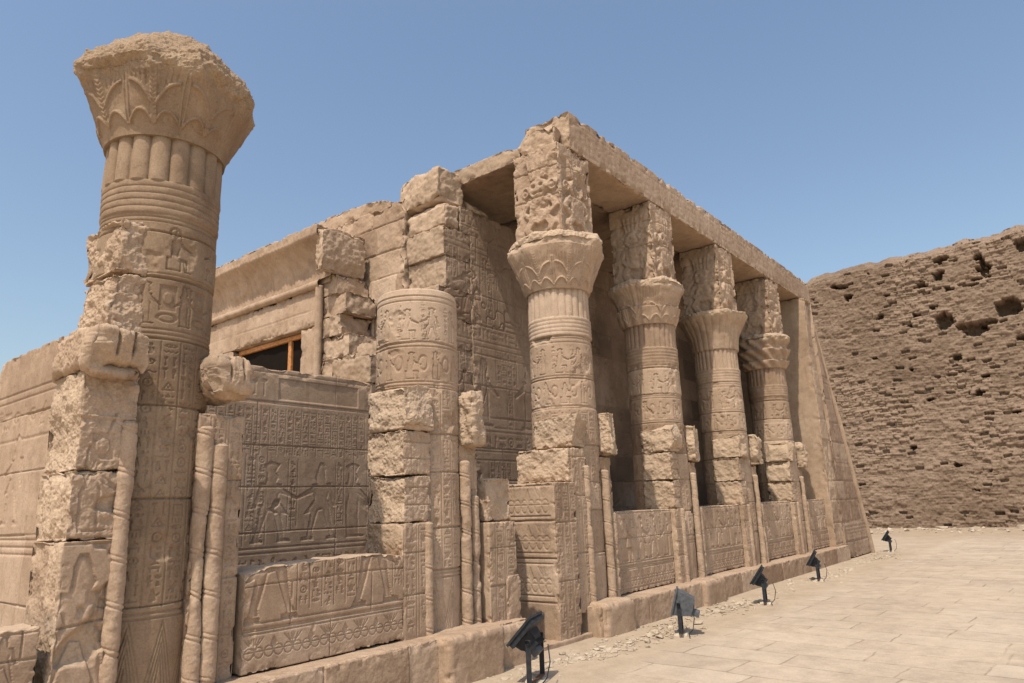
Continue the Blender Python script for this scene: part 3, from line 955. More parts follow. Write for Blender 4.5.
# ================================================================== inner doorway with a wooden frame
def doorway():
    t = thing("inner_doorway", (7.5, 12.2, 0), "stone doorway with curved cornice and orange wooden door frame behind the court wall", "doorway")
    XF = 7.5
    zj = [3.6, 4.2, 4.75, 5.42]
    def rel(u, v):
        h, tt = courses(u, v, zj, 61, 1.0, 2.2, gd=.012, amp=.002, tamp=.08)
        p = np.stack([u, v, 0 * u], 1)
        return h + .015 * fbm(p, 1.5, 62, 4), tt
    w = MB()
    rblock(w, (XF, 10.42, 0), (XF + .8, 10.95, 5.1), res=.04, rough=.008, relief={'-x': rel}, faces={'-x': .02, '-y': .04}, seed=61)
    rblock(w, (XF, 13.3, 0), (XF + .8, 17.0, 5.1), res=.06, rough=.008, relief={'-x': rel}, faces={'-x': .03}, seed=62)
    rblock(w, (XF, 10.42, 5.1), (XF + .8, 17.0, 5.83), res=.04, rough=.008, relief={'-x': rel}, faces={'-x': .02, '-z': .08}, seed=63, chip=.06)
    for k, (y0, za, zb) in enumerate([(9.30, 0, 4.42), (9.62, 4.425, 4.83), (9.86, 4.835, 5.22), (9.74, 5.225, 5.62), (9.98, 5.625, 6.0)]):
        rblock(w, (XF + .05 + .02 * (k % 2), y0, za), (XF + .78, 10.41, zb), res=.02, rough=.012, rs=8, chip=.05, cw=.06, seed=64 + k, er=.012, tint=.5 + .12 * ((k * 2) % 3 - 1),
               fresh={'-x': .2}, relief={'-x': broken_rel(640 + k, .04), '-y': broken_rel(650 + k, .04)})
    w.build("wall", STONE, t)
    # dim chamber behind the opening
    ch = MB()
    rblock(ch, (XF + .85, 10.6, 5.3), (XF + .95, 16, 5.6), res=.3, chip=0)
    rblock(ch, (8.31, 10.5, 3.2), (8.33, 14, 5.2), res=.3, chip=0, er=.002)
    ch.build("back_panel", STONE_DARK, t)
    # torus mouldings
    tb = MB()
    n = 14
    ys = np.linspace(10.36, 17.0, 160)
    a = np.linspace(math.pi * .35, math.pi * 1.65, n)
    A, Yg = np.meshgrid(a, ys, indexing='ij')
    P = np.stack([XF - .02 + .075 * np.cos(A).ravel(), Yg.ravel(), 5.88 + .075 * np.sin(A).ravel()], 1)
    P += .012 * np.stack([fbm(P, 6, 3, 3), 0 * P[:, 0], fbm(P, 6, 4, 3)], 1)
    tb.add(P, gridf(n, len(ys))[:, ::-1])
    lathe(tb, XF + .0, 10.42, [(.07, 3.2), (.07, 5.84), (0, 5.86)], .03, -.8, disp=lambda ph, z, p, r: (.01 * fbm(p, 8, 5, 3),))
    tb.build("torus_moulding", STONE, t)
    # cavetto cornice: the profile swings forward as it rises
    cm = MB()
    ys = np.linspace(10.05, 17.0, 340); s = np.linspace(0, 1, 34)
    Yg, S = np.meshgrid(ys, s, indexing='ij')
    Yf, Sf = Yg.ravel(), S.ravel()
    pz = 5.96 + .72 * np.minimum(Sf / .8, 1) + 0.16 * np.clip((Sf - .8) / .2, 0, 1)
    px = XF - .02 - .34 * np.clip(Sf / .8, 0, 1) ** 2.6
    P = np.stack([px, Yf, pz], 1)
    r = rg(63)
    cc = Canvas(10, 17.1, 5.9, 6.9, .02)
    for u in np.arange(10.2, 17, .11): cc.line(u, 6.0, u, 6.75, .03, -.02)
    cc.ellipse(13.1, 6.35, .42, .2, .03); cc.ellipse(12.2, 6.3, .28, .2, .025); cc.blur(1)
    P[:, 0] -= cc.at(Yf, pz) * .7 + .03 * fbm(P, 4, 64, 4) + .0
    P[:, 0] += .12 * sstep(.35, .6, fbm(P, 1.3, 65, 3)) * Sf
    cm.add(P, gridf(len(ys), len(s))[:, ::-1], .45, 0)
    rblock(cm, (XF - .31, 10.12, 6.82), (XF + .85, 17.0, 6.93), res=.03, rough=.02, rs=8, er=.02, chip=.06, cw=.06, seed=67, faces={'-z': .1}, fresh={'-x': .3, '+z': .4})
    rblock(cm, (XF + .03, 10.16, 5.88), (XF + .82, 17.0, 6.82), res=.08, rough=.02, seed=68, chip=0)
    rblock(cm, (XF - .30, 9.95, 6.0), (XF + .7, 10.20, 6.8), res=.02, rough=.03, rs=8, er=.03, chip=.05, cw=.07, seed=69, fresh={'-x': .5, '-y': .4, '+z': .5}, cuts=(6, .10), relief={'-x': broken_rel(690, .035)})
    cm.build("cornice", STONE, t)
    f = MB()
    X1 = XF + .12
    rblock(f, (X1, 10.96, 5.0), (X1 + .1, 13.29, 5.09), res=.08, rough=.002, chip=0, er=.008)
    rblock(f, (X1, 10.96, 3.2), (X1 + .1, 11.06, 4.997), res=.08, rough=.002, chip=0, er=.008)
    rblock(f, (X1 - .004, 11.42, 3.2), (X1 + .08, 11.52, 4.997), res=.08, rough=.002, chip=0, er=.008)
    rblock(f, (X1, 13.19, 3.2), (X1 + .1, 13.29, 4.997), res=.08, rough=.002, chip=0, er=.008)
    fr = f.build("door_frame", WOOD, t)
    g = MB(); rblock(g, (X1 + .05, 11.08, 3.2), (X1 + .06, 13.18, 4.99), res=.4, chip=0, er=.002, rough=0)
    g.build("shade_sheet", DARK, fr)  # no glazing: a dark sheet painted as the shade of the open door
doorway()

# ================================================================== architrave and roof
def architrave():
    mb = MB(); r = rg(70)
    c = Canvas(9.0, 22.4, 7.45, 8.2, .02)
    text_row(c, 9.2, 22.2, 7.62, 8.0, -.010, r)
    c.line(9, 7.58, 22.4, 7.58, .02, -.012); c.line(9, 8.03, 22.4, 8.03, .02, -.012); c.blur(1)
    def rel(u, v):
        p = np.stack([u, v, 0 * u], 1)
        j = 0
        for x in (12.25, 15.35, 18.7): j = j - .03 * np.clip(1.2 - np.abs(u + .01 * vnoise(p * 3, 2) - x) / .014, 0, 1)
        return c.at(u, v) * .5 + .008 * fbm(p, 1.4, 71, 4) + j - .02 * sstep(.42, .55, fbm(p, 1.2, 73, 4)), .12 * vnoise(np.stack([u * .6, 0 * u, 0 * u], 1), 5)
    def relx(u, v):
        p = np.stack([0 * u, u, v], 1)
        return .07 * fbm(p, 3, 75, 4) + .03 * fbm(p, 13, 76, 3, .7) - .02, None
    def relz(u, v):
        p = np.stack([u, v, 0 * u], 1)
        return .06 * fbm(p, 1.6, 76, 5) - .03, None
    rblock(mb, (8.98, 5.73, 7.5), (22.25, 6.66, 8.2), res=.03, rough=.008, er=.014, chip=.06, cw=.06, relief={'-y': rel, '-x': relx, '+z': relz},
           faces={'-y': .022, '-x': .02, '-z': .06, '+z': .04}, fresh={'-x': .6, '+z': .5}, seed=70)
    # crumbling upper edge left of the corner
    rblock(mb, (8.72, 5.9, 7.52), (9.0, 6.64, 7.98), res=.02, rough=.02, rs=9, er=.02, chip=.05, seed=71, fresh={'-x': .6, '+z': .5}, cuts=(9, .14))
    return tag(mb.build("architrave", STONE), "long stone beam with faint carved signs spanning the tops of the columns", "beam")
architrave()

xs = [8.78, 10.9, 13.1, 15.2, 17.4, 19.5, 22.2]
labs = ["front roof slab with a ragged overhanging edge beside the corner pillar",
        "second roof slab behind the beam, over the first bay of the portico",
        "third roof slab behind the beam, above the second column of the portico",
        "fourth roof slab behind the beam, above the middle of the portico",
        "fifth roof slab behind the beam, one short of the pylon end",
        "last roof slab, resting beside the sloping end pylon"]
for i in range(6):
    mb = MB()
    rr = dict(res=.025, rough=.02, rs=8, er=.02, chip=.06, cw=.10, cuts=(9, .22)) if i == 0 else dict(res=.1, rough=.02, er=.02, chip=.05)
    rblock(mb, (xs[i], 6.68, 7.53), (xs[i + 1] - .02, 9.0, 8.02 if i == 0 else 7.95), seed=80 + i, faces={'-z': .05, '+z': .06}, fresh={'-x': .5, '+z': .4}, **rr)
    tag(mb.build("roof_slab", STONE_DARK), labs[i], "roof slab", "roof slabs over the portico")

# ================================================================== sloping pylon at the far end
def pylon():
    t = thing("end_pylon", (23, 6.5, 0), "tall sloping stone pylon closing the far end of the colonnade", "pylon")
    r = rg(90)
    zj = [.45, 1.0, 1.62, 2.15, 2.7, 3.3, 3.9, 4.6, 5.3, 6.0, 6.7, 7.4]
    c = Canvas(20.9, 25.2, 0, 8.2, .02)
    for z in (.95, .85, .75, 2.75, 2.65, 5.2, 5.1): c.line(22.0, z, 25, z, .025, -.018)
    text_row(c, 22.1, 24.4, 2.25, 2.6, -.015, r); text_row(c, 22.1, 24.4, .5, .72, -.015, r)
    figure(c, 23.2, .98, 1.15, .018, r, 'walk'); figure(c, 22.9, 2.85, 1.5, .018, r, 'gown'); figure(c, 22.6, 5.4, 1.5, .018, r, 'walk')
    c.blur(1)
    def rel(u, v):
        h, tt = courses(u, v, zj, 91, .9, 1.7, gw=.02, gd=.02, amp=.004, tamp=.12)
        p = np.stack([u, v, 0 * u], 1)
        return h + c.at(u, v) + .02 * fbm(p, 1.5, 92, 4), tt
    def lean(p):
        k = np.clip(p[:, 2] / 8.2, 0, 1)
        q = p.copy()
        w = np.clip((p[:, 0] - 21.6) / 3.0, 0, 1)
        q[:, 0] = p[:, 0] - 2.25 * k * w
        q[:, 1] = p[:, 1] + .36 * k * np.clip((9 - p[:, 1]) / 3.5, 0, 1)
        return q
    b = MB()
    rblock(b, (21.75, 5.53, 0), (24.55, 9.0, 8.15), res=.05, rough=.012, relief={'-y': rel}, faces={'-y': .03, '+x': .2}, chip=.05, seed=91, xf=lean)
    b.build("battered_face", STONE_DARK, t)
    a = MB()
    # upright anta in front of the portico end, its outer edge broken away in a ragged line
    rag = lambda u, v: np.where(u > 21.30 + .95 * (1 - v / 8) + .12 * fbm(np.stack([u * 0, v, v * 0], 1), 2.2, 95, 4), -.10, 0)
    def rela(u, v):
        h, tt = courses(u, v, zj, 93, .6, 1.2, gw=.02, gd=.02, amp=.004, tamp=.1)
        p = np.stack([u, v, 0 * u], 1)
        rough = (v > 1.62) & (v < 3.25) & (u < 21.7)
        return h + rag(u, v) + .012 * fbm(p, 2, 94, 4) + np.where(rough, -.035 + .06 * fbm(p, 4, 97, 4), 0), tt, np.where(rough, .7, .15)
    def lean2(p):
        q = p.copy(); w = np.clip((p[:, 0] - 21.0) / 1.3, 0, 1)
        q[:, 0] = p[:, 0] - .55 * np.clip(p[:, 2] / 8.2, 0, 1) * w
        return q
    rblock(a, (21.05, 5.62, 0), (22.3, 6.75, 7.49), res=.04, rough=.012, relief={'-y': rela}, faces={'-y': .028, '-x': .04}, chip=.05, seed=93, xf=lean2)
    a.build("anta", STONE, t)
    m = MB()
    zs = np.linspace(0, 8.1, 110); ph = np.linspace(0, 2 * math.pi, 17)
    Z, Ph = np.meshgrid(zs, ph, indexing='ij'); Z = Z.ravel(); Ph = Ph.ravel()
    k = Z / 8.2
    rr = .085 + .02 * fbm(np.stack([Ph * .2, Z, 0 * Z], 1), 3, 96, 4) - .08 * sstep(.45, .62, k) * (.6 + .4 * vnoise(np.stack([0 * Z, Z * 2, 0 * Z], 1), 4))
    P = np.stack([24.55 - 2.25 * k + rr * np.cos(Ph), 5.53 + .36 * k + rr * np.sin(Ph), Z], 1)
    m.add(P, gridf(len(zs), len(ph)), .55, .3)
    m.build("torus_moulding", STONE, t)
pylon()

# ================================================================== plinth under screens and columns
def plinth(name, x0, x1, zt, label, bulges, seed):
    mb = MB()
    def rel(u, v):
        h = 0; p = np.stack([u, v, 0 * u], 1)
        r = np.random.default_rng(seed)
        xs_ = np.arange(x0 + .4, x1, 1.15); xs_ = xs_ + r.uniform(-.25, .25, len(xs_))
        d = np.abs((u + .012 * vnoise(p * 5, 1))[:, None] - xs_[None]).min(1)
        bi = np.searchsorted(xs_, u)
        tt = r.normal(0, .2, len(xs_) + 1)[bi]; off = r.normal(0, .012, len(xs_) + 1)[bi]
        return off * .5 - .02 * np.clip(1.3 - d / .010, 0, 1) + .008 * fbm(p, 2.4, seed, 4) + .004 * fbm(p, 14, seed + 1, 3), tt
    rs_ = rs_at((x0 * .7 + x1 * .3), 5.4, 1.0)
    rblock(mb, (x0, 5.46, -.1), (x1, 6.9, zt), res=rs_ * 1.5, rough=.006, er=.022, chip=.025, cw=.04, relief={'-y': rel}, faces={'-y': rs_, '+z': rs_ * 2.2, '-x': rs_ * 2, '-z': .4}, seed=seed)
    for i, (a, b, y, z) in enumerate(bulges):
        rblock(mb, (a, y, -.1), (b, 5.8, z), res=rs_ * 1.3, rough=.008, rs=7, er=.07, chip=.02, cw=.05, seed=seed + 3 + i, faces={'-z': .4, '+x': rs_ * 2}, tint=.55 - .1 * (i % 2), warp=.012)
    return tag(mb.build(name, STONE), label, "plinth")
plinth("stone_plinth", .2, 7.02, .46, "worn stone plinth under the two ruined front columns", [(2.3, 3.15, 5.36, .47), (5.5, 6.42, 5.30, .475), (6.44, 7.04, 5.40, .44)], 101)
plinth("stone_plinth", 8.62, 21.7, .38, "long worn stone plinth beneath the roofed portico columns", [(8.66, 9.45, 5.37, .42), (11.9, 12.75, 5.36, .40)], 111)
mb = MB(); rblock(mb, (7.0, 5.6, -.1), (8.7, 8.0, .05), res=.05, rough=.01, chip=.03)
tag(mb.build("door_sill", STONE), "low stone threshold in the gap between the second and corner columns", "threshold")
mb = MB(); rblock(mb, (3.0, 6.9, -.1), (22, 8.05, .3), res=.2, rough=.01, chip=.03)
tag(mb.build("portico_floor", STONE_DARK), kind='structure')

# ================================================================== screen walls
def screen(x0, x1, z0, z1, yf, seed, label, h=.012, scene_=True, jag=0.0, left_text=False, tint=.5, mat=None, extra=None):
    mb = MB(); r = rg(seed)
    rs_ = rs_at((x0 + x1) / 2, yf, .75)
    c = Canvas(x0, x1, z0, z1, max(.0045, rs_ * .8))
    H = z1 - z0
    W = x1 - x0
    q = .47 if left_text else .36
    zl = z0 + H * q
    w = max(.014, c.px * 1.6)
    bands(c, x0, x1, (zl, zl - .045, zl - .085) if left_text else (zl, zl - .05, zl - .10, z0 + .06), h * 1.1, w)
    lotus_frieze(c, x0 + .02, x1 - .02, z0 + (.10 if left_text else .08), zl - .11, .19 if left_text else .2, h)
    zt = z1 - .03
    if left_text:
        u0 = x0
        figure(c, u0 + .26, zl + .01, 1.02, h * 1.6, r, 'walk', flip=True)
        for k in range(5): text_column(c, u0 + .52 + .135 * k, u0 + .655 + .135 * k, zl + .06, zt + .05, -h, r)
        figure(c, u0 + 1.42, zl + .01, 1.08, h * 1.6, r, 'walk')
        for k in range(2): text_column(c, u0 + 1.66 + .12 * k, u0 + 1.78 + .12 * k, zl + .14, zt + .05, -h, r)
        figure(c, u0 + 2.02, zl + .01, 1.1, h * 1.5, r, 'gown')
        c.line(x0, zl + .05, x1, zl + .05, .008, 0)
    elif scene_:
        for k, fx in enumerate((.14, .40, .63, .88)):
            figure(c, x0 + W * fx, zl + .02, H * .56, h * 1.5, r, ('walk', 'walk', 'gown', 'seat')[(k + seed) % 4], flip=k >= 2)
        for fx in (.24, .50, .52, .74):
            text_column(c, x0 + W * fx, x0 + W * fx + .11, zl + H * .28, zt, -h, r)
        c.line(x0, zt, x1, zt, w, -h)
    c.blur(1)
    zj = [z0 + H * .30, z0 + H * .66] if not left_text else [z0 + .33, z0 + .70]
    def rel(u, v):
        hh, t = courses(u, v, zj, seed + 1, .5, 1.3, gw=.011, gd=.014, amp=.0015, tamp=.08)
        p = np.stack([u, v, 0 * u], 1)
        cut = 0
        return hh + c.at(u, v) + .004 * fbm(p, 2.2, seed, 4) - .012 * sstep(.48, .56, fbm(p, 2.6, seed + 5, 4)), t
    def topz(p):
        if not jag: return p
        q = p.copy()
        k = sstep(z0 + H * .75, z1, p[:, 2])
        q[:, 2] += jag * k * (fbm(np.stack([p[:, 0], 0 * p[:, 0], 0 * p[:, 0]], 1), 1.3, seed + 9, 4) - .1)
        return q
    rblock(mb, (x0, yf, z0), (x1, yf + .38, z1), res=rs_ * 2, rough=.0015, er=.012, chip=.025, cw=.03, relief={'-y': rel},
           faces={'-y': rs_, '+z': rs_ * 1.6, '-x': rs_ * 1.6}, seed=seed, xf=topz, tint=tint, fresh={'+z': .6, '-x': .25})
    o = mb.build("screen_wall", mat or STONE)
    return tag(o, label, "screen wall", "low screen walls between the columns")
screen(3.44, 5.30, .47, 1.30, 5.70, 121, "broken screen wall with legs of carved figures, between the two ruined front columns", h=.012, jag=.10, left_text=True)
screen(.25, 1.93, .47, 1.09, 5.68, 122, "broken low screen wall stub at the left edge, beside the first column", h=.008, jag=.08)
screen(9.76, 11.62, .39, 1.62, 5.79, 123, "screen wall in the first bay right of the corner column", h=.013)
screen(12.88, 14.82, .39, 1.63, 5.79, 124, "screen wall in the second bay right of the corner column", h=.014)
screen(16.08, 18.12, .39, 1.65, 5.79, 125, "screen wall in the third bay right of the corner column", h=.015)
screen(19.38, 21.1, .39, 1.66, 5.79, 126, "screen wall in the last bay before the sloping pylon", h=.016)

# ================================================================== door jambs flanking each column
def roll(mb, x, y, za, zb, r_, res, seed, ribs=True):
    """an upright torus moulding bound with ribbons"""
    def dsp(ph, z, p, r):
        h = .010 * fbm(p, 7, seed, 4)
        if ribs:
            q = (z * 3.1 + .05 * ph) % 1.0
            h = h - .010 * np.clip(1 - np.abs(q - .5) / .045, 0, 1) - .007 * np.clip(1 - np.abs(q - .62) / .03, 0, 1)
        bad = sstep(.22, .42, fbm(p, 1.9, seed + 3, 4))
        return h + .006 * fbm(p, 16, seed + 4, 3, .7) - .022 * bad, None, .25 * bad
    lathe(mb, x, y, [(r_, za), (r_, zb - .02), (r_ * .6, zb), (0, zb + .003)], res, -.6, disp=dsp, fine=1.7, tint=.55)

def text_rel(u0, u1, z0, z1, seed, h, px, wide=None, bord=True, joints=None):
    r = rg(seed)
    c = Canvas(u0, u1, z0, z1, px)
    w = u1 - u0
    n = max(1, int(round(w / (wide or .2))))
    for k in range(n):
        text_column(c, u0 + w * (k + .08) / n, u0 + w * (k + .92) / n, z0 + .03, z1 - .03, -h, r, bord)
    c.blur(1)
    zj = joints or [z0 + (z1 - z0) * .37, z0 + (z1 - z0) * .74]
    def rel(u, v):
        p = np.stack([u, v, 0 * u], 1)
        hh, t = courses(u, v, zj, seed, 3, 5, gw=.011, gd=.016, amp=.002, tamp=.10)
        return hh + c.at(u, v) + .004 * fbm(p, 3, seed + 1, 4) - .012 * sstep(.48, .56, fbm(p, 2.6, seed + 5, 4)), t
    return rel

def jambs(i, xc, zb):
    res = rs_at(xc, 5.7, .95)
    px = max(.0045, res * .8)
    yF = 5.69
    ordn = ("first", "second", "corner", "fourth", "fifth", "sixth")[i]
    GR = "stone jambs flanking the columns"
    # ---------- left jamb: broken on its outer side above the screen
    xa, xb = (xc - .70, xc - .27)
    if i == 2: xa = 7.9
    if i > 2: xa = xc - .58
    where = ["left of the first column, its cornice stub drooping over ragged stone", "left of the second, headless column, stacked from three rough blocks",
             "wide stepped jamb left of the corner column, with a smooth carved side", "left of the second roofed column, three rough blocks above the screen",
             "left of the palm-capital column, three rough blocks above the screen", "left of the last column before the pylon"][i]
    t = thing("door_jamb", (xa, yF, zb), ("stone jamb " if i != 2 else "") + where, "door jamb", GR)
    lo = MB()
    ztop = 1.62
    if i == 0:
        kc = Canvas(1.95, 2.5, .4, 2.9, px); kr = rg(149)
        figure(kc, 2.17, .58, .95, .018, kr, 'walk')
        kc.line(1.95, 1.6, 2.5, 1.6, .014, -.012); kc.line(1.95, 1.64, 2.5, 1.64, .012, -.012)
        figure(kc, 2.17, 1.68, .62, .015, kr, 'gown')
        kc.line(2.12, 2.0, 2.30, 2.55, .016, -.014); kc.line(2.36, .5, 2.36, 2.5, .014, -.014)
        kc.line(2.0, 2.52, 2.44, 2.52, .02, .012); kc.line(1.95, .56, 2.5, .56, .012, -.008); kc.line(1.95, .5, 2.5, .5, .012, -.008)
        kc.rect(2.14, 2.30, 2.2, 2.4, -.010); kc.ellipse(2.22, 2.30, .05, .06, 0)
        text_column(kc, 2.37, 2.45, .7, 2.4, -.010, kr)
        kc.blur(1)
        def king_rel(u, v):
            p = np.stack([u, v, 0 * u], 1)
            jn = -.016 * np.clip(1.3 - np.abs(v + .012 * vnoise(p * 3, 5) - 1.05) / .009, 0, 1)
            hole = -.05 * sstep(.36, .5, fbm(p, 2.2, 148, 4))
            return kc.at(u, v) + .004 * fbm(p, 4, 147, 4) + jn + hole, None, .4 * sstep(.36, .5, fbm(p, 2.2, 148, 4))
    if i == 2:
        sr = text_rel(5.62, 6.75, .0, 2.06, 140, .012, px, .55, True, [.5, 1.06, 1.55])
        c = Canvas(5.6, 6.8, 0, 2.1, px); r = rg(141)
        for z0 in (.55, 1.1, 1.58):
            lotus_frieze(c, 5.72, 6.68, z0 + .05, z0 + .42, .24, .011)
            c.line(5.7, z0 + .03, 6.7, z0 + .03, .015, -.014); c.line(5.7, z0 + .44, 6.7, z0 + .44, .015, -.014)
        c.blur(1)
        def side(u, v):
            h, tt = courses(u, v, [.5, 1.06, 1.55], 142, 3, 5, gd=.02, tamp=.1)
            return h + c.at(u, v) + .01 * fbm(np.stack([u, v, 0 * u], 1), 3, 3, 4), tt
        rblock(lo, (7.9, 5.62, -.05), (8.42, 6.75, 2.06), res=res * 1.4, rough=.003, er=.018, chip=.03, cw=.04, seed=143,
               relief={'-x': side, '-y': text_rel(7.9, 8.42, 0, 2.06, 144, .010, px, .17)}, faces={'-x': res, '-y': res, '+z': res * 1.5}, fresh={'+z': .4})
        rblock(lo, (8.424, 5.66, .3), (8.80, 6.5, 2.42), res=res * 1.4, rough=.002, er=.015, chip=.03, cw=.04, seed=145,
               relief={'-y': text_rel(8.424, 8.8, .3, 2.42, 146, .010, px, .19)}, faces={'-y': res, '-x': res * 2})
        ups = [(8.36, 8.84, 5.68, 6.62, 2.07, 2.55), (8.52, 8.86, 5.62, 6.40, 2.57, 3.10)]
    else:
        rblock(lo, (xa, yF, zb - .02), (xb, 6.30, ztop), res=res * 1.1, rough=.002, er=.015, chip=.02, cw=.03, seed=150 + i,
               relief={'-y': king_rel if i == 0 else text_rel(xa, xb, zb, ztop, 151 + 7 * i, .010, px, .2), '-x': broken_rel(153 + i, .045 if i < 2 else .02)},
               faces={'-x': res, '-y': res, '+z': res * 2}, fresh={'-x': .15})
        if i == 0:
            ups = [(xa + .005, xb, 5.695, 6.32, 1.621, 2.12), (xa + .02, xb - .0, 5.70, 6.32, 2.121, 2.86)]
        else:
            ups = [(xa + .03, xb + .0, 5.70, 6.3, 1.622, 2.12), (xa + .01, xb + .01, 5.70, 6.3, 2.125, 2.61), (xa - .0, xb + .06, 5.60, 6.3, 2.615, 3.12)]
    lo.build("pier", STONE, t)
    for k, (a, b, y0, y1, z0, z1) in enumerate(ups):
        u = MB()
        top = (k == len(ups) - 1)
        rel = {'-x': broken_rel(160 + i * 5 + k, .05)}
        fr = {'-x': .75, '+z': .7}
        if top and i > 0: rel['-y'] = broken_rel(170 + i, .05); fr['-y'] = .6
        elif i == 0:
            rel['-y'] = king_rel
        else: rel['-y'] = text_rel(a + .12, b, z0, z1, 175 + i * 3 + k, .006, px, .2)
        rblock(u, (a, y0, z0), (b, y1, z1), res=res, rough=.014, rs=9, er=.016 if not top or i == 0 else .04, chip=.03, cw=.035, cuts=((3, .05) if not top else (8, .12)) if i else None, seed=180 + i * 5 + k, relief=rel, fresh=fr, faces={'-z': res * 2, '+x': res * 2}, tint=.55)
        u.build("broken_block", STONE, t)
    if i == 0:
        u = MB()
        def flute(uu, v):
            p = np.stack([uu, v, 0 * uu], 1)
            return (-.045 * np.clip(1.2 - np.abs(((uu * 8.5) % 1) - .5) / .10, 0, 1) * (fbm(p, 2, 6, 2) > -.3) + .03 * fbm(p, 7, 7, 4)) * sstep(2.9, 3.0, v), None, .25
        rblock(u, (1.98, 5.46, 2.80), (2.43, 6.3, 3.25), res=res, rough=.03, rs=5, er=.10, chip=.05, cw=.08, cuts=(7, .12), seed=191, relief={'-y': flute}, faces={'-z': res * 1.3, '+x': res}, fresh={'-x': .2, '+z': .25}, octs=5)
        u.build("broken_cornice", STONE, t)
    m = MB()
    if i == 2:
        roll(m, 8.79, 5.68, .4, 2.3, .062, res, 192)
    else:
        zt_ = (2.5, 1.62, 0, 1.62, 1.62, 1.62)[i]
        roll(m, xb - .05, yF + .025, zb, zt_, .06, res, 193 + i)
    m.build("torus_moulding", STONE, t)

    # ---------- right jamb
    xa, xb = (xc + .25, xc + .68)
    where = ["right of the first column, narrow shaft below a fluted cornice stub", "right of the second column, stepping down towards the open doorway",
             "slim jamb right of the corner column with a broken knob on top", "slim jamb right of the second roofed column with a broken knob on top",
             "slim jamb right of the palm-capital column with a broken knob on top", "slim jamb right of the last column, nearest the pylon"][i]
    t = thing("door_jamb", (xb, yF, zb), "stone jamb " + where if i < 2 else where, "door jamb", GR)
    lo = MB()
    ztop = (2.62, 2.5, 2.45, 2.45, 2.45, 2.45)[i]
    rblock(lo, (xa, yF + .06, zb - .02), (xb - (.12 if i else 0), 6.30, ztop), res=res * 1.1, rough=.002, er=.015, chip=.03, cw=.03, seed=200 + i,
           relief={'-y': text_rel(xa + .1, xb, zb, ztop, 201 + 7 * i, .010, px, .16 if i == 0 else .2)}, faces={'-x': res * 1.3, '-y': res, '+z': res * 2}, fresh={'+z': .6})
    if i == 1:
        rblock(lo, (xb - .10, 5.60, .43), (7.02, 6.4, 1.58), res=res * 1.3, rough=.003, er=.018, chip=.03, cw=.04, seed=210, relief={'-y': text_rel(xb, 7.0, .43, 1.58, 211, .010, px, .16)}, faces={'-x': res, '-y': res, '+z': res}, fresh={'+z': .6})
        rblock(lo, (xb - .06, 5.66, 1.59), (7.0, 6.4, 2.10), res=res, rough=.012, rs=9, er=.02, chip=.04, cw=.05, cuts=(5, .12), seed=212, relief={'-y': broken_rel(213, .04)}, faces={'-z': res * 2}, fresh={'+z': .6, '-y': .2})
        rblock(lo, (6.80, 5.58, .4), (7.06, 6.4, .95), res=res, rough=.008, er=.02, chip=.03, cw=.04, seed=214)
    lo.build("pier", STONE, t)
    m = MB()
    roll(m, xa + .05, yF + .025, zb, ztop - .2 if i else 2.5, .065, res, 215 + i)
    if i: roll(m, xa + .21, yF + .03, zb, 1.62 if i > 1 else 1.9, .06, res, 225 + i)
    else: roll(m, xa + .17, yF + .01, zb, 2.36, .07, res, 228)
    m.build("torus_moulding", STONE, t)
    u = MB()
    if i == 0:
        def flute2(uu, v):
            p = np.stack([uu, v, 0 * uu], 1)
            return (-.045 * np.clip(1.2 - np.abs(((uu * 8.5) % 1) - .5) / .10, 0, 1) + .03 * fbm(p, 7, 17, 4)) * sstep(2.85, 2.95, v), None, .2
        rblock(u, (2.96, 5.52, 2.74), (3.38, 6.2, 3.13), res=res, rough=.03, rs=5, er=.10, chip=.05, cw=.08, cuts=(7, .12), seed=231, relief={'-y': flute2}, faces={'-z': res * 1.3, '+x': res * 1.5}, fresh={'-x': .2, '+z': .25}, octs=5)
    else:
        rblock(u, (xa, 5.54, 2.46), (xa + .30, 6.2, 3.14), res=res, rough=.03, rs=6, er=.07, chip=.04, cw=.05, cuts=(9, .11), seed=231 + i, faces={'-z': res, '+x': res * 1.5},
               fresh={'-x': .7, '+z': .7, '-y': .6}, relief={'-y': broken_rel(235 + i, .06), '-x': broken_rel(240 + i, .05)}, octs=5)
    u.build("broken_cornice" if i == 0 else "broken_top", STONE, t)

for i, xc in enumerate(XC):
    jambs(i, xc, .46 if i < 2 else .38)

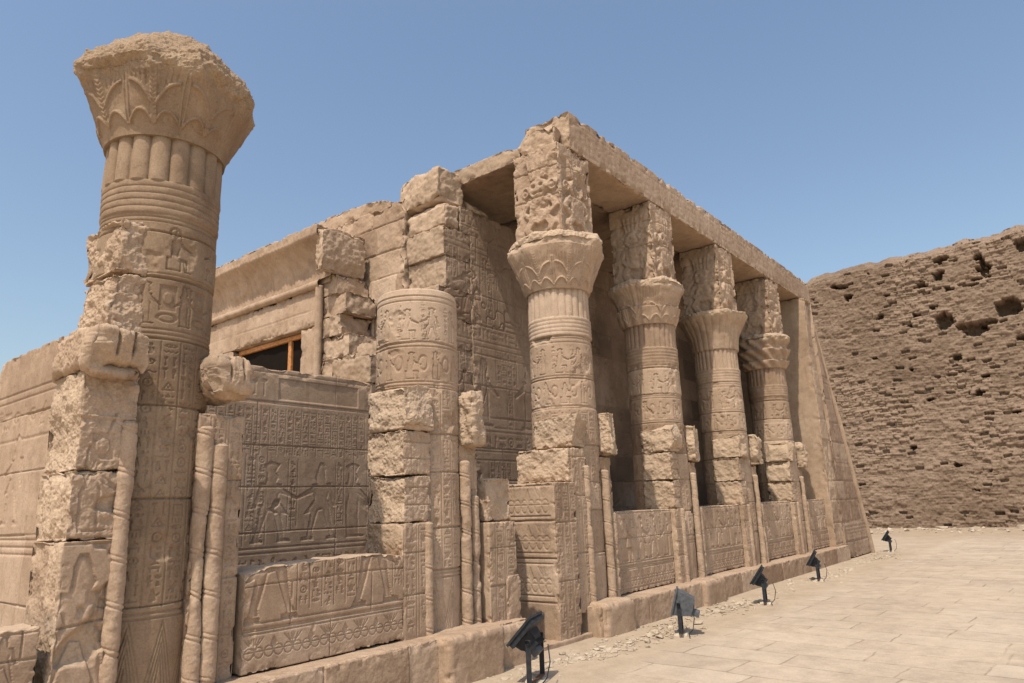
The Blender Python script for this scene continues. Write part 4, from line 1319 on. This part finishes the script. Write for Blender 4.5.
# ================================================================== columns
def shaft_canvas(i, zb, res):
    px = max(.0045, res * .8)
    c = Canvas(-1.5, .85, zb, 4.3, px)
    r = rg(300 + i)
    h = .010 + .0007 * i
    chevrons(c, -1.5, .85, zb + .02, 1.0, .26, h)
    bands(c, -1.5, .85, (1.02, 1.06), h, .014)
    if i == 0:
        u = -.62
        for k in range(7):
            text_column(c, u, u + .165, 1.1, 3.18, -h, r); u += .165
        bands(c, -1.5, .85, (3.24, 3.28, 3.72, 3.76, 4.22, 4.26), h, .012)
        figure(c, -.05, 3.80, .40, h * 1.7, r, 'seat'); figure(c, .36, 3.80, .38, h * 1.6, r, 'seat', flip=True)
        c.ellipse(-.08, 4.14, .05, .05, -h * 1.4, ring=.018)
        for uu in (-.10, .22):
            c.rect(uu - .07, uu + .07, 3.44, 3.66, -h); c.ellipse(uu, 3.55, .04, .05, 0)
            figure(c, uu - .17, 3.32, .36, h * 1.4, r, 'gown'); figure(c, uu + .17, 3.32, .36, h * 1.4, r, 'gown', flip=True)
            c.ellipse(uu, 3.38, .09, .04, -h, ring=.014)
        text_column(c, .42, .56, 3.32, 3.7, -h, r)
    else:
        u = -1.45
        while u < .8:
            text_column(c, u, u + .15, 1.1, 3.12, -h, r); u += .15
        bands(c, -1.5, .85, (3.16, 3.20, 3.62, 3.66, 4.18, 4.24), h, .014)
        u = -1.4; k = 0
        while u < .8:
            figure(c, u, 3.70, .40, h * 1.6, r, ('seat', 'walk', 'gown')[k % 3], flip=k % 2 == 0)
            figure(c, u + .05, 3.23, .34, h * 1.5, r, ('gown', 'seat')[k % 2])
            text_column(c, u + .15, u + .24, 3.72, 4.14, -h, r, False)
            c.ellipse(u + .19, 3.42, .06, .10, -h, ring=.02)
            u += .30; k += 1
    return c.blur(1)

def capital_canvas(i, res):
    px = max(.007, res * .8)
    c = Canvas(-2.3, 1.2, 5.0, 5.95, px)
    step = .7 * 2 * math.pi / 8
    h = .017
    def arc(pts, w, hh):
        # a smooth leaf edge through three points
        (x0, y0), (x1, y1), (x2, y2) = pts
        q = [((1 - t) ** 2 * x0 + 2 * t * (1 - t) * x1 + t * t * x2, (1 - t) ** 2 * y0 + 2 * t * (1 - t) * y1 + t * t * y2) for t in np.linspace(0, 1, 9)]
        for a_, b_ in zip(q[:-1], q[1:]): c.line(*a_, *b_, w, hh)
    for k in range(-4, 3):
        u = k * step + .1
        for s in (-1, 1):
            for q in range(4):                   # fanned ribs of the open flower
                c.line(u + s * (.06 + .045 * q), 5.40 + .02 * q, u + s * (.07 + .072 * q), 5.88, .013, -h * .5)
        c.line(u, 5.12, u, 5.86, .06, h)         # stalk with its herringbone binding
        for z in np.arange(5.16, 5.84, .036):
            c.line(u - .03, z + .02, u, z, .010, h * .45); c.line(u + .03, z + .02, u, z, .010, h * .45)
        for s in (-1, 1):
            arc([(u + s * .03, 5.27), (u + s * .10, 5.42), (u + s * .22, 5.44)], .026, h * 1.3)
            arc([(u + s * .03, 5.13), (u + s * .13, 5.30), (u + s * .262, 5.10)], .022, h * 1.2)
            arc([(u + s * .262, 5.10), (u + s * .24, 5.34), (u + s * .262, 5.52)], .016, h * .8)
    return c.blur(1)

def column(i, xc, zb, label):
    res = rs_at(xc, YC, .9)
    fd = -math.atan2(xc, YC)
    t = thing("temple_column", (xc, YC, zb), label, "column", "columns of the temple front")
    c = shaft_canvas(i, zb, res)
    drums = [[1.14, 1.92, 2.62, 3.22, 3.74, 4.08], [1.06, 1.6, 2.12, 2.62, 3.14, 3.64], [1.1, 1.62, 2.1, 2.6, 3.18, 3.66, 4.24]][min(i, 2)]
    drums = [d + .05 * math.sin(i * 3 + d * 5) for d in drums]
    rr = rg(310 + i)
    dt = rr.normal(0, .14, len(drums) + 1); do = rr.normal(0, .004, len(drums) + 1)
    nst = (18, 0, 26, 28, 30, 28)[i]
    def dsp(ph, z, p, r):
        zw = z + .008 * vnoise(p * 3, 311 + i)
        d = np.abs(zw[:, None] - np.array(drums)[None]).min(1)
        k = np.searchsorted(np.array(drums), zw)
        gap = .5 + .5 * vnoise(p * 3.3, 312 + i)
        h = -.02 * np.clip(1.3 - d / (max(.012, res) * (.3 + .8 * gap)), 0, 1) + do[k]
        h = h + c.at(.5 * ph, z) + .006 * fbm(p, 2.2, 313 + i, 4)
        dmg = fbm(p, 1.9, 315 + i, 5)
        h = h - .05 * sstep(.34, .5, dmg) * np.exp(-d / .10)
        h = h - .02 * sstep(.3, .5, fbm(p, 3.3, 316 + i, 4))
        if i != 1:
            band = (z > 4.29) & (z < 4.60)
            q = (z - 4.29) / .062
            h = np.where(band, .012 * np.sqrt(np.maximum(0, 1 - (2 * (q % 1) - 1) ** 2)) - .004 + .02 * fbm(p, 3, 317 + i, 4), h)
            fl = z >= 4.60
            s = 2 * ((ph / (2 * math.pi) * nst) % 1) - 1
            h = np.where(fl, -.035 + (.05 if i == 0 else .032) * np.sqrt(np.maximum(0, 1 - s * s)) + .012 * fbm(p, 4, 318, 3), h)
        return h, dt[k], .3 * sstep(.34, .5, dmg)
    if i == 1:
        prof = [(.485, zb), (.498, .8), (.507, 1.5), (.5, 4.26), (.485, 4.325), (.46, 4.345), (0, 4.36)]
    else:
        prof = [(.485, zb), (.498, .8), (.507, 1.5), (.497, 4.29), (.495, 4.6), (.492, 5.06)]
    if i == 0: prof = [(r_ * .965, z_) for r_, z_ in prof]
    s_ = MB()
    lathe(s_, xc, YC, prof, res, fd, disp=dsp)
    s_.build("shaft", PATINA if i == 0 else STONE, t)
    if i == 1:
        return
    cap = MB()
    cc = capital_canvas(i, res)
    rim = 5.58 if i == 0 else 5.80
    def cdisp(ph, z, p, r):
        top = sstep(rim - .12, rim + .02, z)
        edge = np.exp(-np.abs(z - rim) / .10) * (r > .55)
        h = .022 * fbm(p, 3.2, 330 + i, 4)
        if i == 4:
            s = np.abs(2 * ((ph / (2 * math.pi) * 26) % 1) - 1)
            h = h + (.018 * np.sqrt(np.maximum(0, 1 - s ** 2)) - .009) * (1 - top)
        else:
            h = h + cc.at(.7 * ph if i == 0 else .68 * ph, z) * (1.0 if i in (0, 2) else .8) * (1 - top) * sstep(.42, -.1, fbm(p, 1.7, 338 + i, 4))
        bad = {0: .10, 2: .12, 3: .10, 4: .04, 5: .14}[i]
        h = h - bad * edge * np.maximum(0, fbm(p, 2.4, 331 + i, 5) * 1.8 + .25)
        h = h + top * ((.07 if i == 0 else .06) * fbm(p, 5.5, 333 + i, 5, .68))
        return h, .15 * fbm(p, 2, 335, 2), np.clip(edge * .5 + top * .6, 0, .9) * (.9 if i else .55)
    if i == 0:
        prof = [(.46, 5.0), (.535, 5.0), (.56, 5.10), (.605, 5.20), (.67, 5.36), (.74, 5.50), (.785, 5.57), (.80, 5.65), (.765, 5.76), (.56, 5.96), (.30, 6.17), (.12, 6.29), (.0, 6.32)]
        def rf(ph, r, z):
            lob = 1 + (.035 * np.cos(8 * ph + .4) + .03 * np.cos(4 * ph + .5)) * sstep(5.05, 5.6, z) * (r > .3)
            return r * lob * .955
    elif i == 2:
        prof = [(.46, 5.04), (.515, 5.05), (.545, 5.14), (.595, 5.28), (.665, 5.46), (.735, 5.60), (.785, 5.70), (.80, 5.82), (.75, 5.91), (.6, 5.97), (.0, 5.98)]
        rf = lambda ph, r, z: r * (1 + .025 * np.cos(8 * ph) * sstep(5.2, 5.6, z))
    elif i == 3:
        prof = [(.46, 5.04), (.52, 5.05), (.545, 5.12), (.60, 5.32), (.615, 5.37), (.575, 5.385), (.60, 5.48), (.66, 5.62), (.735, 5.74), (.755, 5.80), (.73, 5.87), (.60, 5.93), (.0, 5.95)]
        rf = lambda ph, r, z: r * (1 + (.07 * np.abs(np.cos(2 * ph + .785 - .3)) - .03) * sstep(5.36, 5.6, z) * (r > .3) + .02 * np.cos(16 * ph) * (z < 5.38))
    elif i == 4:
        prof = [(.46, 5.04), (.505, 5.05), (.515, 5.12), (.535, 5.25), (.575, 5.42), (.64, 5.58), (.73, 5.72), (.785, 5.79), (.80, 5.83), (.79, 5.88), (.65, 5.91), (.0, 5.92)]
        rf = None
    else:
        prof = [(.46, 5.04), (.52, 5.05), (.60, 5.18), (.615, 5.23), (.55, 5.25), (.58, 5.34), (.66, 5.48), (.675, 5.53), (.585, 5.56), (.60, 5.66), (.69, 5.78), (.705, 5.86), (.66, 5.92), (.5, 5.97), (.0, 5.98)]
        rf = lambda ph, r, z: r * (1 + .03 * np.cos(12 * ph + z * 20) * (r > .3))
    lathe(cap, xc, YC, prof, res * .9, fd, disp=cdisp, rfun=rf)
    cap.build("capital", PATINA if i == 0 else STONE, t)
    if i == 0:
        for k, (a, b, y0, y1, z0, z1) in enumerate([(2.22, 2.53, 5.80, 6.5, 3.73, 4.20), (2.19, 2.51, 5.79, 6.5, 3.22, 3.715)]):
            u = MB()
            rblock(u, (a, y0, z0), (b, y1, z1), res=res, rough=.025, rs=7, er=.03, chip=.05, cw=.06, cuts=(5, .07), seed=340 + k, relief={'-x': broken_rel(342 + k, .06), '-y': broken_rel(345 + k, .03)},
                   faces={'-z': res, '+x': .05}, fresh={'-x': .25, '+z': .3})
            u.build("bonding_stone", STONE, t)
        return
    # square die above the capital, its carved god heads hacked away
    d = MB()
    bc = Canvas(-.5, .5, 5.85, 7.5, max(.008, res * .8))
    bh = .075
    for sg in (-1, 1):
        for a_, b_, w_ in (((.12, 6.28), (.25, 6.12), .13), ((.25, 6.12), (.15, 5.94), .12), ((.17, 6.60), (.33, 6.42), .10), ((.33, 6.42), (.17, 6.30), .09)):
            bc.line(sg * a_[0], a_[1], sg * b_[0], b_[1], w_, bh * .9, 'max')
        bc.ellipse(sg * .27, 6.78, .085, .10, bh * .8, mode='max'); bc.ellipse(sg * .27, 6.78, .05, .06, bh * .35)
        bc.ellipse(sg * .27, 6.78, .022, .03, bh * .8)
    bc.ellipse(0, 6.42, .19, .25, bh, mode='max'); bc.ellipse(0, 6.78, .19, .17, bh * 1.15, mode='max')
    for sg in (-1, 1): bc.ellipse(sg * .075, 6.82, .038, .025, bh * .55); bc.ellipse(sg * .07, 6.48, .05, .05, bh * 1.2)
    bc.line(-.08, 6.70, .08, 6.70, .03, bh * .5); bc.ellipse(0, 6.60, .11, .09, bh * 1.25)
    bc.poly([(-.17, 6.95), (.17, 6.95), (.24, 7.32), (-.24, 7.32)], bh * .85)
    for f in (-.12, -.04, .04, .12): bc.line(f, 6.97, f * 1.4, 7.30, .018, bh * .35)
    bc.blur(2)
    def die(face):
        def rel(u, v):
            p = np.stack([u, v, np.full(len(u), 5.0 * i + (face == 'x'))], 1)
            if face == 'x': m = sstep(5.73, 5.80, u) * sstep(6.50, 6.40, u); cu = u - 6.15
            else: m = sstep(xc - .40, xc - .32, u) * sstep(xc + .46, xc + .38, u); cu = u - xc
            m = m * sstep(7.32, 7.2, v) * sstep(5.85, 5.95, v)
            n = fbm(p, 3.1, 350 + i, 5, .62)
            n2 = 1 - np.abs(fbm(p, 3.6, 357 + i, 4)) * 2.6
            hack = sstep(.05, .35, fbm(p, 2.2, 353 + i, 4))
            k = m * (bc.at(cu, v) * (1 - .75 * hack) - .045 + (.03 + .09 * hack) * n + .03 * hack * n2 + .014 * fbm(p, 11, 358 + i, 3, .7))
            j = 0
            for zz in (6.62, 7.12): j = j - .02 * np.clip(1.3 - np.abs(v + .01 * vnoise(p * 4, 3) - zz) / .014, 0, 1)
            side = (i > 2 and face == 'x')
            return (k * (.55 if side else 1.0)) + j + .012 * fbm(p, 2.4, 351, 4), None, m * (.1 if side else .35) * sstep(-.1, .3, n)
        return rel
    rblock(d, (xc - .48, 5.735, 5.90), (xc + .48, 6.66, 7.495), res=res * 1.2, rough=.012, er=.025, chip=.07, cw=.06, seed=360 + i,
           relief={'-x': die('x'), '-y': die('y')}, faces={'-x': res, '-y': res, '-z': .1, '+z': .1})
    d.build("carved_block", STONE, t)

LAB = ["lone tall front column with a flaring broken-topped leaf capital", "headless column broken off below the capital, second in the row",
       "corner column of the roofed portico, with a sunlit bell capital and hacked carved block", "column right of the corner one, with a lobed two-tier capital",
       "column with a smooth ribbed palm bell capital under the roof", "last column before the pylon, with a crumbling three-tier capital"]
for i, xc in enumerate(XC):
    column(i, xc, .46 if i < 2 else .38, LAB[i])

# ================================================================== floodlights
def cyl_between(mb, a, b, r, n=8):
    a = np.array(a, float); b = np.array(b, float)
    d = (b - a) / np.linalg.norm(b - a)
    u = np.cross(d, [0, 0, 1.0]) if abs(d[2]) < .9 else np.cross(d, [1.0, 0, 0])
    u /= np.linalg.norm(u); w = np.cross(d, u)
    ang = np.linspace(0, 2 * math.pi, n + 1)
    ring = [np.array([a + r * (math.cos(t) * u + math.sin(t) * w), b + r * (math.cos(t) * u + math.sin(t) * w)]) for t in ang]
    P = np.array(ring).reshape(-1, 3)
    mb.add(P, gridf(n + 1, 2))

def flood(loc, yaw, tilt, label, housing=None, legm=None, scale=1.0, depth=1.0):
    """built in its own space: faces +y, then tilted up and turned"""
    t = thing("floodlight", loc, label, "floodlight", "floodlights standing along the temple wall")
    ct, st = math.cos(tilt), math.sin(tilt)
    cy, sy = math.cos(yaw), math.sin(yaw)
    zc = .40 * scale
    def xf(p):
        p = np.array(p, float) * scale
        p[:, 1] += (.0 if depth > 1.9 else .07) * scale
        y = p[:, 1] * ct - p[:, 2] * st; z = p[:, 1] * st + p[:, 2] * ct
        x = p[:, 0]
        return np.stack([x * cy - y * sy, x * sy + y * cy, z + zc], 1)
    def yawed(p):
        p = np.array(p, float) * scale
        return np.stack([p[:, 0] * cy - p[:, 1] * sy, p[:, 0] * sy + p[:, 1] * cy, p[:, 2]], 1)
    hs = MB()
    # body: a shallow trapezoid box narrowing to the back
    W, H = .20, .165
    deep = depth > 1.9
    prof = [(0.055, .97), (.03, .92), (-.05, .88), (-.12, .66), (-.13, .0)] if deep else [(0.055, .98), (.004, .98), (.0, .64), (-.055, .58), (-.085, .46), (-.09, .0)]
    rows = []
    corner = [(-1, -1), (-.93, -1), (.93, -1), (1, -1), (1, -.93), (1, .93), (1, 1), (.93, 1), (-.93, 1), (-1, 1), (-1, .93), (-1, -.93), (-1, -1)]
    for yy, k in prof:
        dz = 0 if deep or k > .9 else -.045
        rows.append([(a * W * k, yy if yy > -.05 else -.05 + (yy + .05) * depth, b * H * k + dz) for a, b in corner])
    P = xf(np.array(rows).reshape(-1, 3))
    hs.add(P, gridf(len(prof), len(corner)))
    body = hs.build("housing", housing or METAL, None, smooth=False)
    body.parent = t
    fn = MB()
    for k in range(6):
        x = -.11 + .044 * k
        rblock(fn, (x - .004, -.05 - .075 * depth, -.12), (x + .004, -.05, .03), res=.2, rough=0, chip=0, er=.001, back=.3, xf=xf)
    o = fn.build("cooling_fins", housing or METAL, None, smooth=False); o.parent = body
    rim = MB()
    for (a, b) in (((-.212, .05, -.178), (.212, .075, -.155)), ((-.212, .05, .155), (.212, .075, .178)), ((-.212, .05, -.154), (-.19, .075, .154)), ((.19, .05, -.154), (.212, .075, .154))):
        rblock(rim, a, b, res=.3, rough=0, chip=0, er=.003, back=.3, xf=xf)
    o = rim.build("front_rim", housing or METAL, None, smooth=False); o.parent = t
    gl = MB(); rblock(gl, (-.188, .056, -.152), (.188, .066, .152), res=.3, rough=0, chip=0, er=.001, back=.4, xf=xf)
    o = gl.build("lens_glass", GLASS, None, smooth=False); o.parent = t
    br = MB()
    rblock(br, (-.075, -.05 - .12 * depth, -.11), (.075, -.05 - .03 * depth, -.03), res=.3, rough=0, chip=0, er=.006, back=.3, xf=xf)
    o = br.build("junction_box", METAL_GREY, None, smooth=False); o.parent = t
    for s in (-1, 1):
        lg = MB()
        rblock(lg, (s * .215 - .006, -.025, .03), (s * .215 + .006, .025, .42), res=.3, rough=0, chip=0, er=.002, back=.3, xf=yawed)
        o = lg.build("leg", legm or METAL, None, smooth=False); o.parent = t
        kn = MB(); cyl_between(kn, (s * .20, 0, .40), (s * .24, 0, .40), .022, 10); kn.v[0] = yawed(kn.v[0]).astype(np.float32)
        o2 = kn.build("pivot_knob", METAL, None); o2.parent = o
    cb = MB(); rblock(cb, (-.222, -.025, .022), (.222, .025, .034), res=.3, rough=0, chip=0, er=.002, back=.3, xf=yawed)
    o = cb.build("foot_bar", legm or RUST, None, smooth=False); o.parent = t
    fo = MB()
    rblock(fo, (-.16, -.10, -.06), (.16, .10, .022), res=.03, rough=.02, chip=.03, er=.02, seed=int(loc[0] * 10), xf=yawed)
    o = fo.build("footing", CHALK, None); o.parent = t
    wire = MB()
    pts = [(-.05, -.15, .36), (-.14, -.19, .22), (-.17, -.16, .08), (-.15, -.10, .02), (-.3, -.12, .012)]
    for a, b in zip(pts[:-1], pts[1:]):
        w = MB(); cyl_between(w, a, b, .006, 6); wire.add(yawed(w.v[0]), gridf(7, 2))
    o = wire.build("cable", METAL, None); o.parent = t
    return t

FL = [((6.16, 4.72, 0), math.radians(20), math.radians(43), "dark floodlight nearest the lower edge, tilted up at the doorway gap", 1.05),
      ((9.3, 4.62, 0), math.radians(24), math.radians(16), "dusty grey floodlight near the corner column, standing almost upright", 1.0),
      ((12.55, 4.62, 0), math.radians(17), math.radians(36), "dark floodlight in front of the second portico bay, its cable looping down", .98),
      ((16.3, 4.8, 0), math.radians(13), math.radians(32), "dark floodlight in front of the third portico bay, near the pylon", .98),
      ((25.0, 5.1, 0), math.radians(9), math.radians(36), "farthest dark floodlight, standing past the foot of the pylon", 1.0)]
for k, (loc, yaw, tilt, lab, sc) in enumerate(FL):
    flood(loc, yaw, tilt, lab, METAL_GREY if k == 1 else None, None, sc, 2.0 if k == 1 else 1.2)

# ================================================================== gravel strip and stray stones
def ico():
    p = (1 + 5 ** .5) / 2
    v = np.array([(-1, p, 0), (1, p, 0), (-1, -p, 0), (1, -p, 0), (0, -1, p), (0, 1, p), (0, -1, -p), (0, 1, -p), (p, 0, -1), (p, 0, 1), (-p, 0, -1), (-p, 0, 1)], float)
    v /= np.linalg.norm(v[0])
    f = [(0, 11, 5), (0, 5, 1), (0, 1, 7), (0, 7, 10), (0, 10, 11), (1, 5, 9), (5, 11, 4), (11, 10, 2), (10, 7, 6), (7, 1, 8), (3, 9, 4), (3, 4, 2), (3, 2, 6), (3, 6, 8), (3, 8, 9), (4, 9, 5), (2, 4, 11), (6, 2, 10), (8, 6, 7), (9, 8, 1)]
    return v, np.array(f)
IV, IF = ico()
def pebbles():
    mb = MB(); r = rg(400)
    def one(x, y, s):
        q = IV * (1 + .28 * r.normal(0, 1, (12, 1))) * np.array([s * r.uniform(.8, 1.4), s * r.uniform(.8, 1.3), s * r.uniform(.45, .8)])
        a = r.uniform(0, 6.28); ca, sa = math.cos(a), math.sin(a)
        q = np.stack([q[:, 0] * ca - q[:, 1] * sa, q[:, 0] * sa + q[:, 1] * ca, q[:, 2]], 1) + np.array([x, y, s * .2 - .012])
        mb.add(q, IF, r.uniform(.2, .9), r.uniform(0, .8))
    for _ in range(2300):
        x = 6.0 + 18 * r.random() ** 1.25
        mid = 4.92 + .10 * math.sin(x * 1.3) + (.1 if x < 9 else 0)
        y = mid + r.normal(0, .13)
        dens = .5 + .5 * math.sin(x * 2.1 + 1) * math.sin(x * .7)
        if r.random() < .12 + dens * .8 and y < 5.35:
            one(x, y, min(.05, .010 + r.exponential(.010)))
    for _ in range(500):
        one(r.uniform(5.2, 26), 5.38 - abs(r.normal(0, .4)), .008 + r.exponential(.009))
    for _ in range(260):
        one(r.uniform(36, 41.5), r.uniform(-5, 12), .03 + r.exponential(.05))
    return tag(mb.build("gravel", PEBBLE, smooth=False), "strip of loose pale gravel along the foot of the temple", "gravel", kind='stuff')
pebbles()
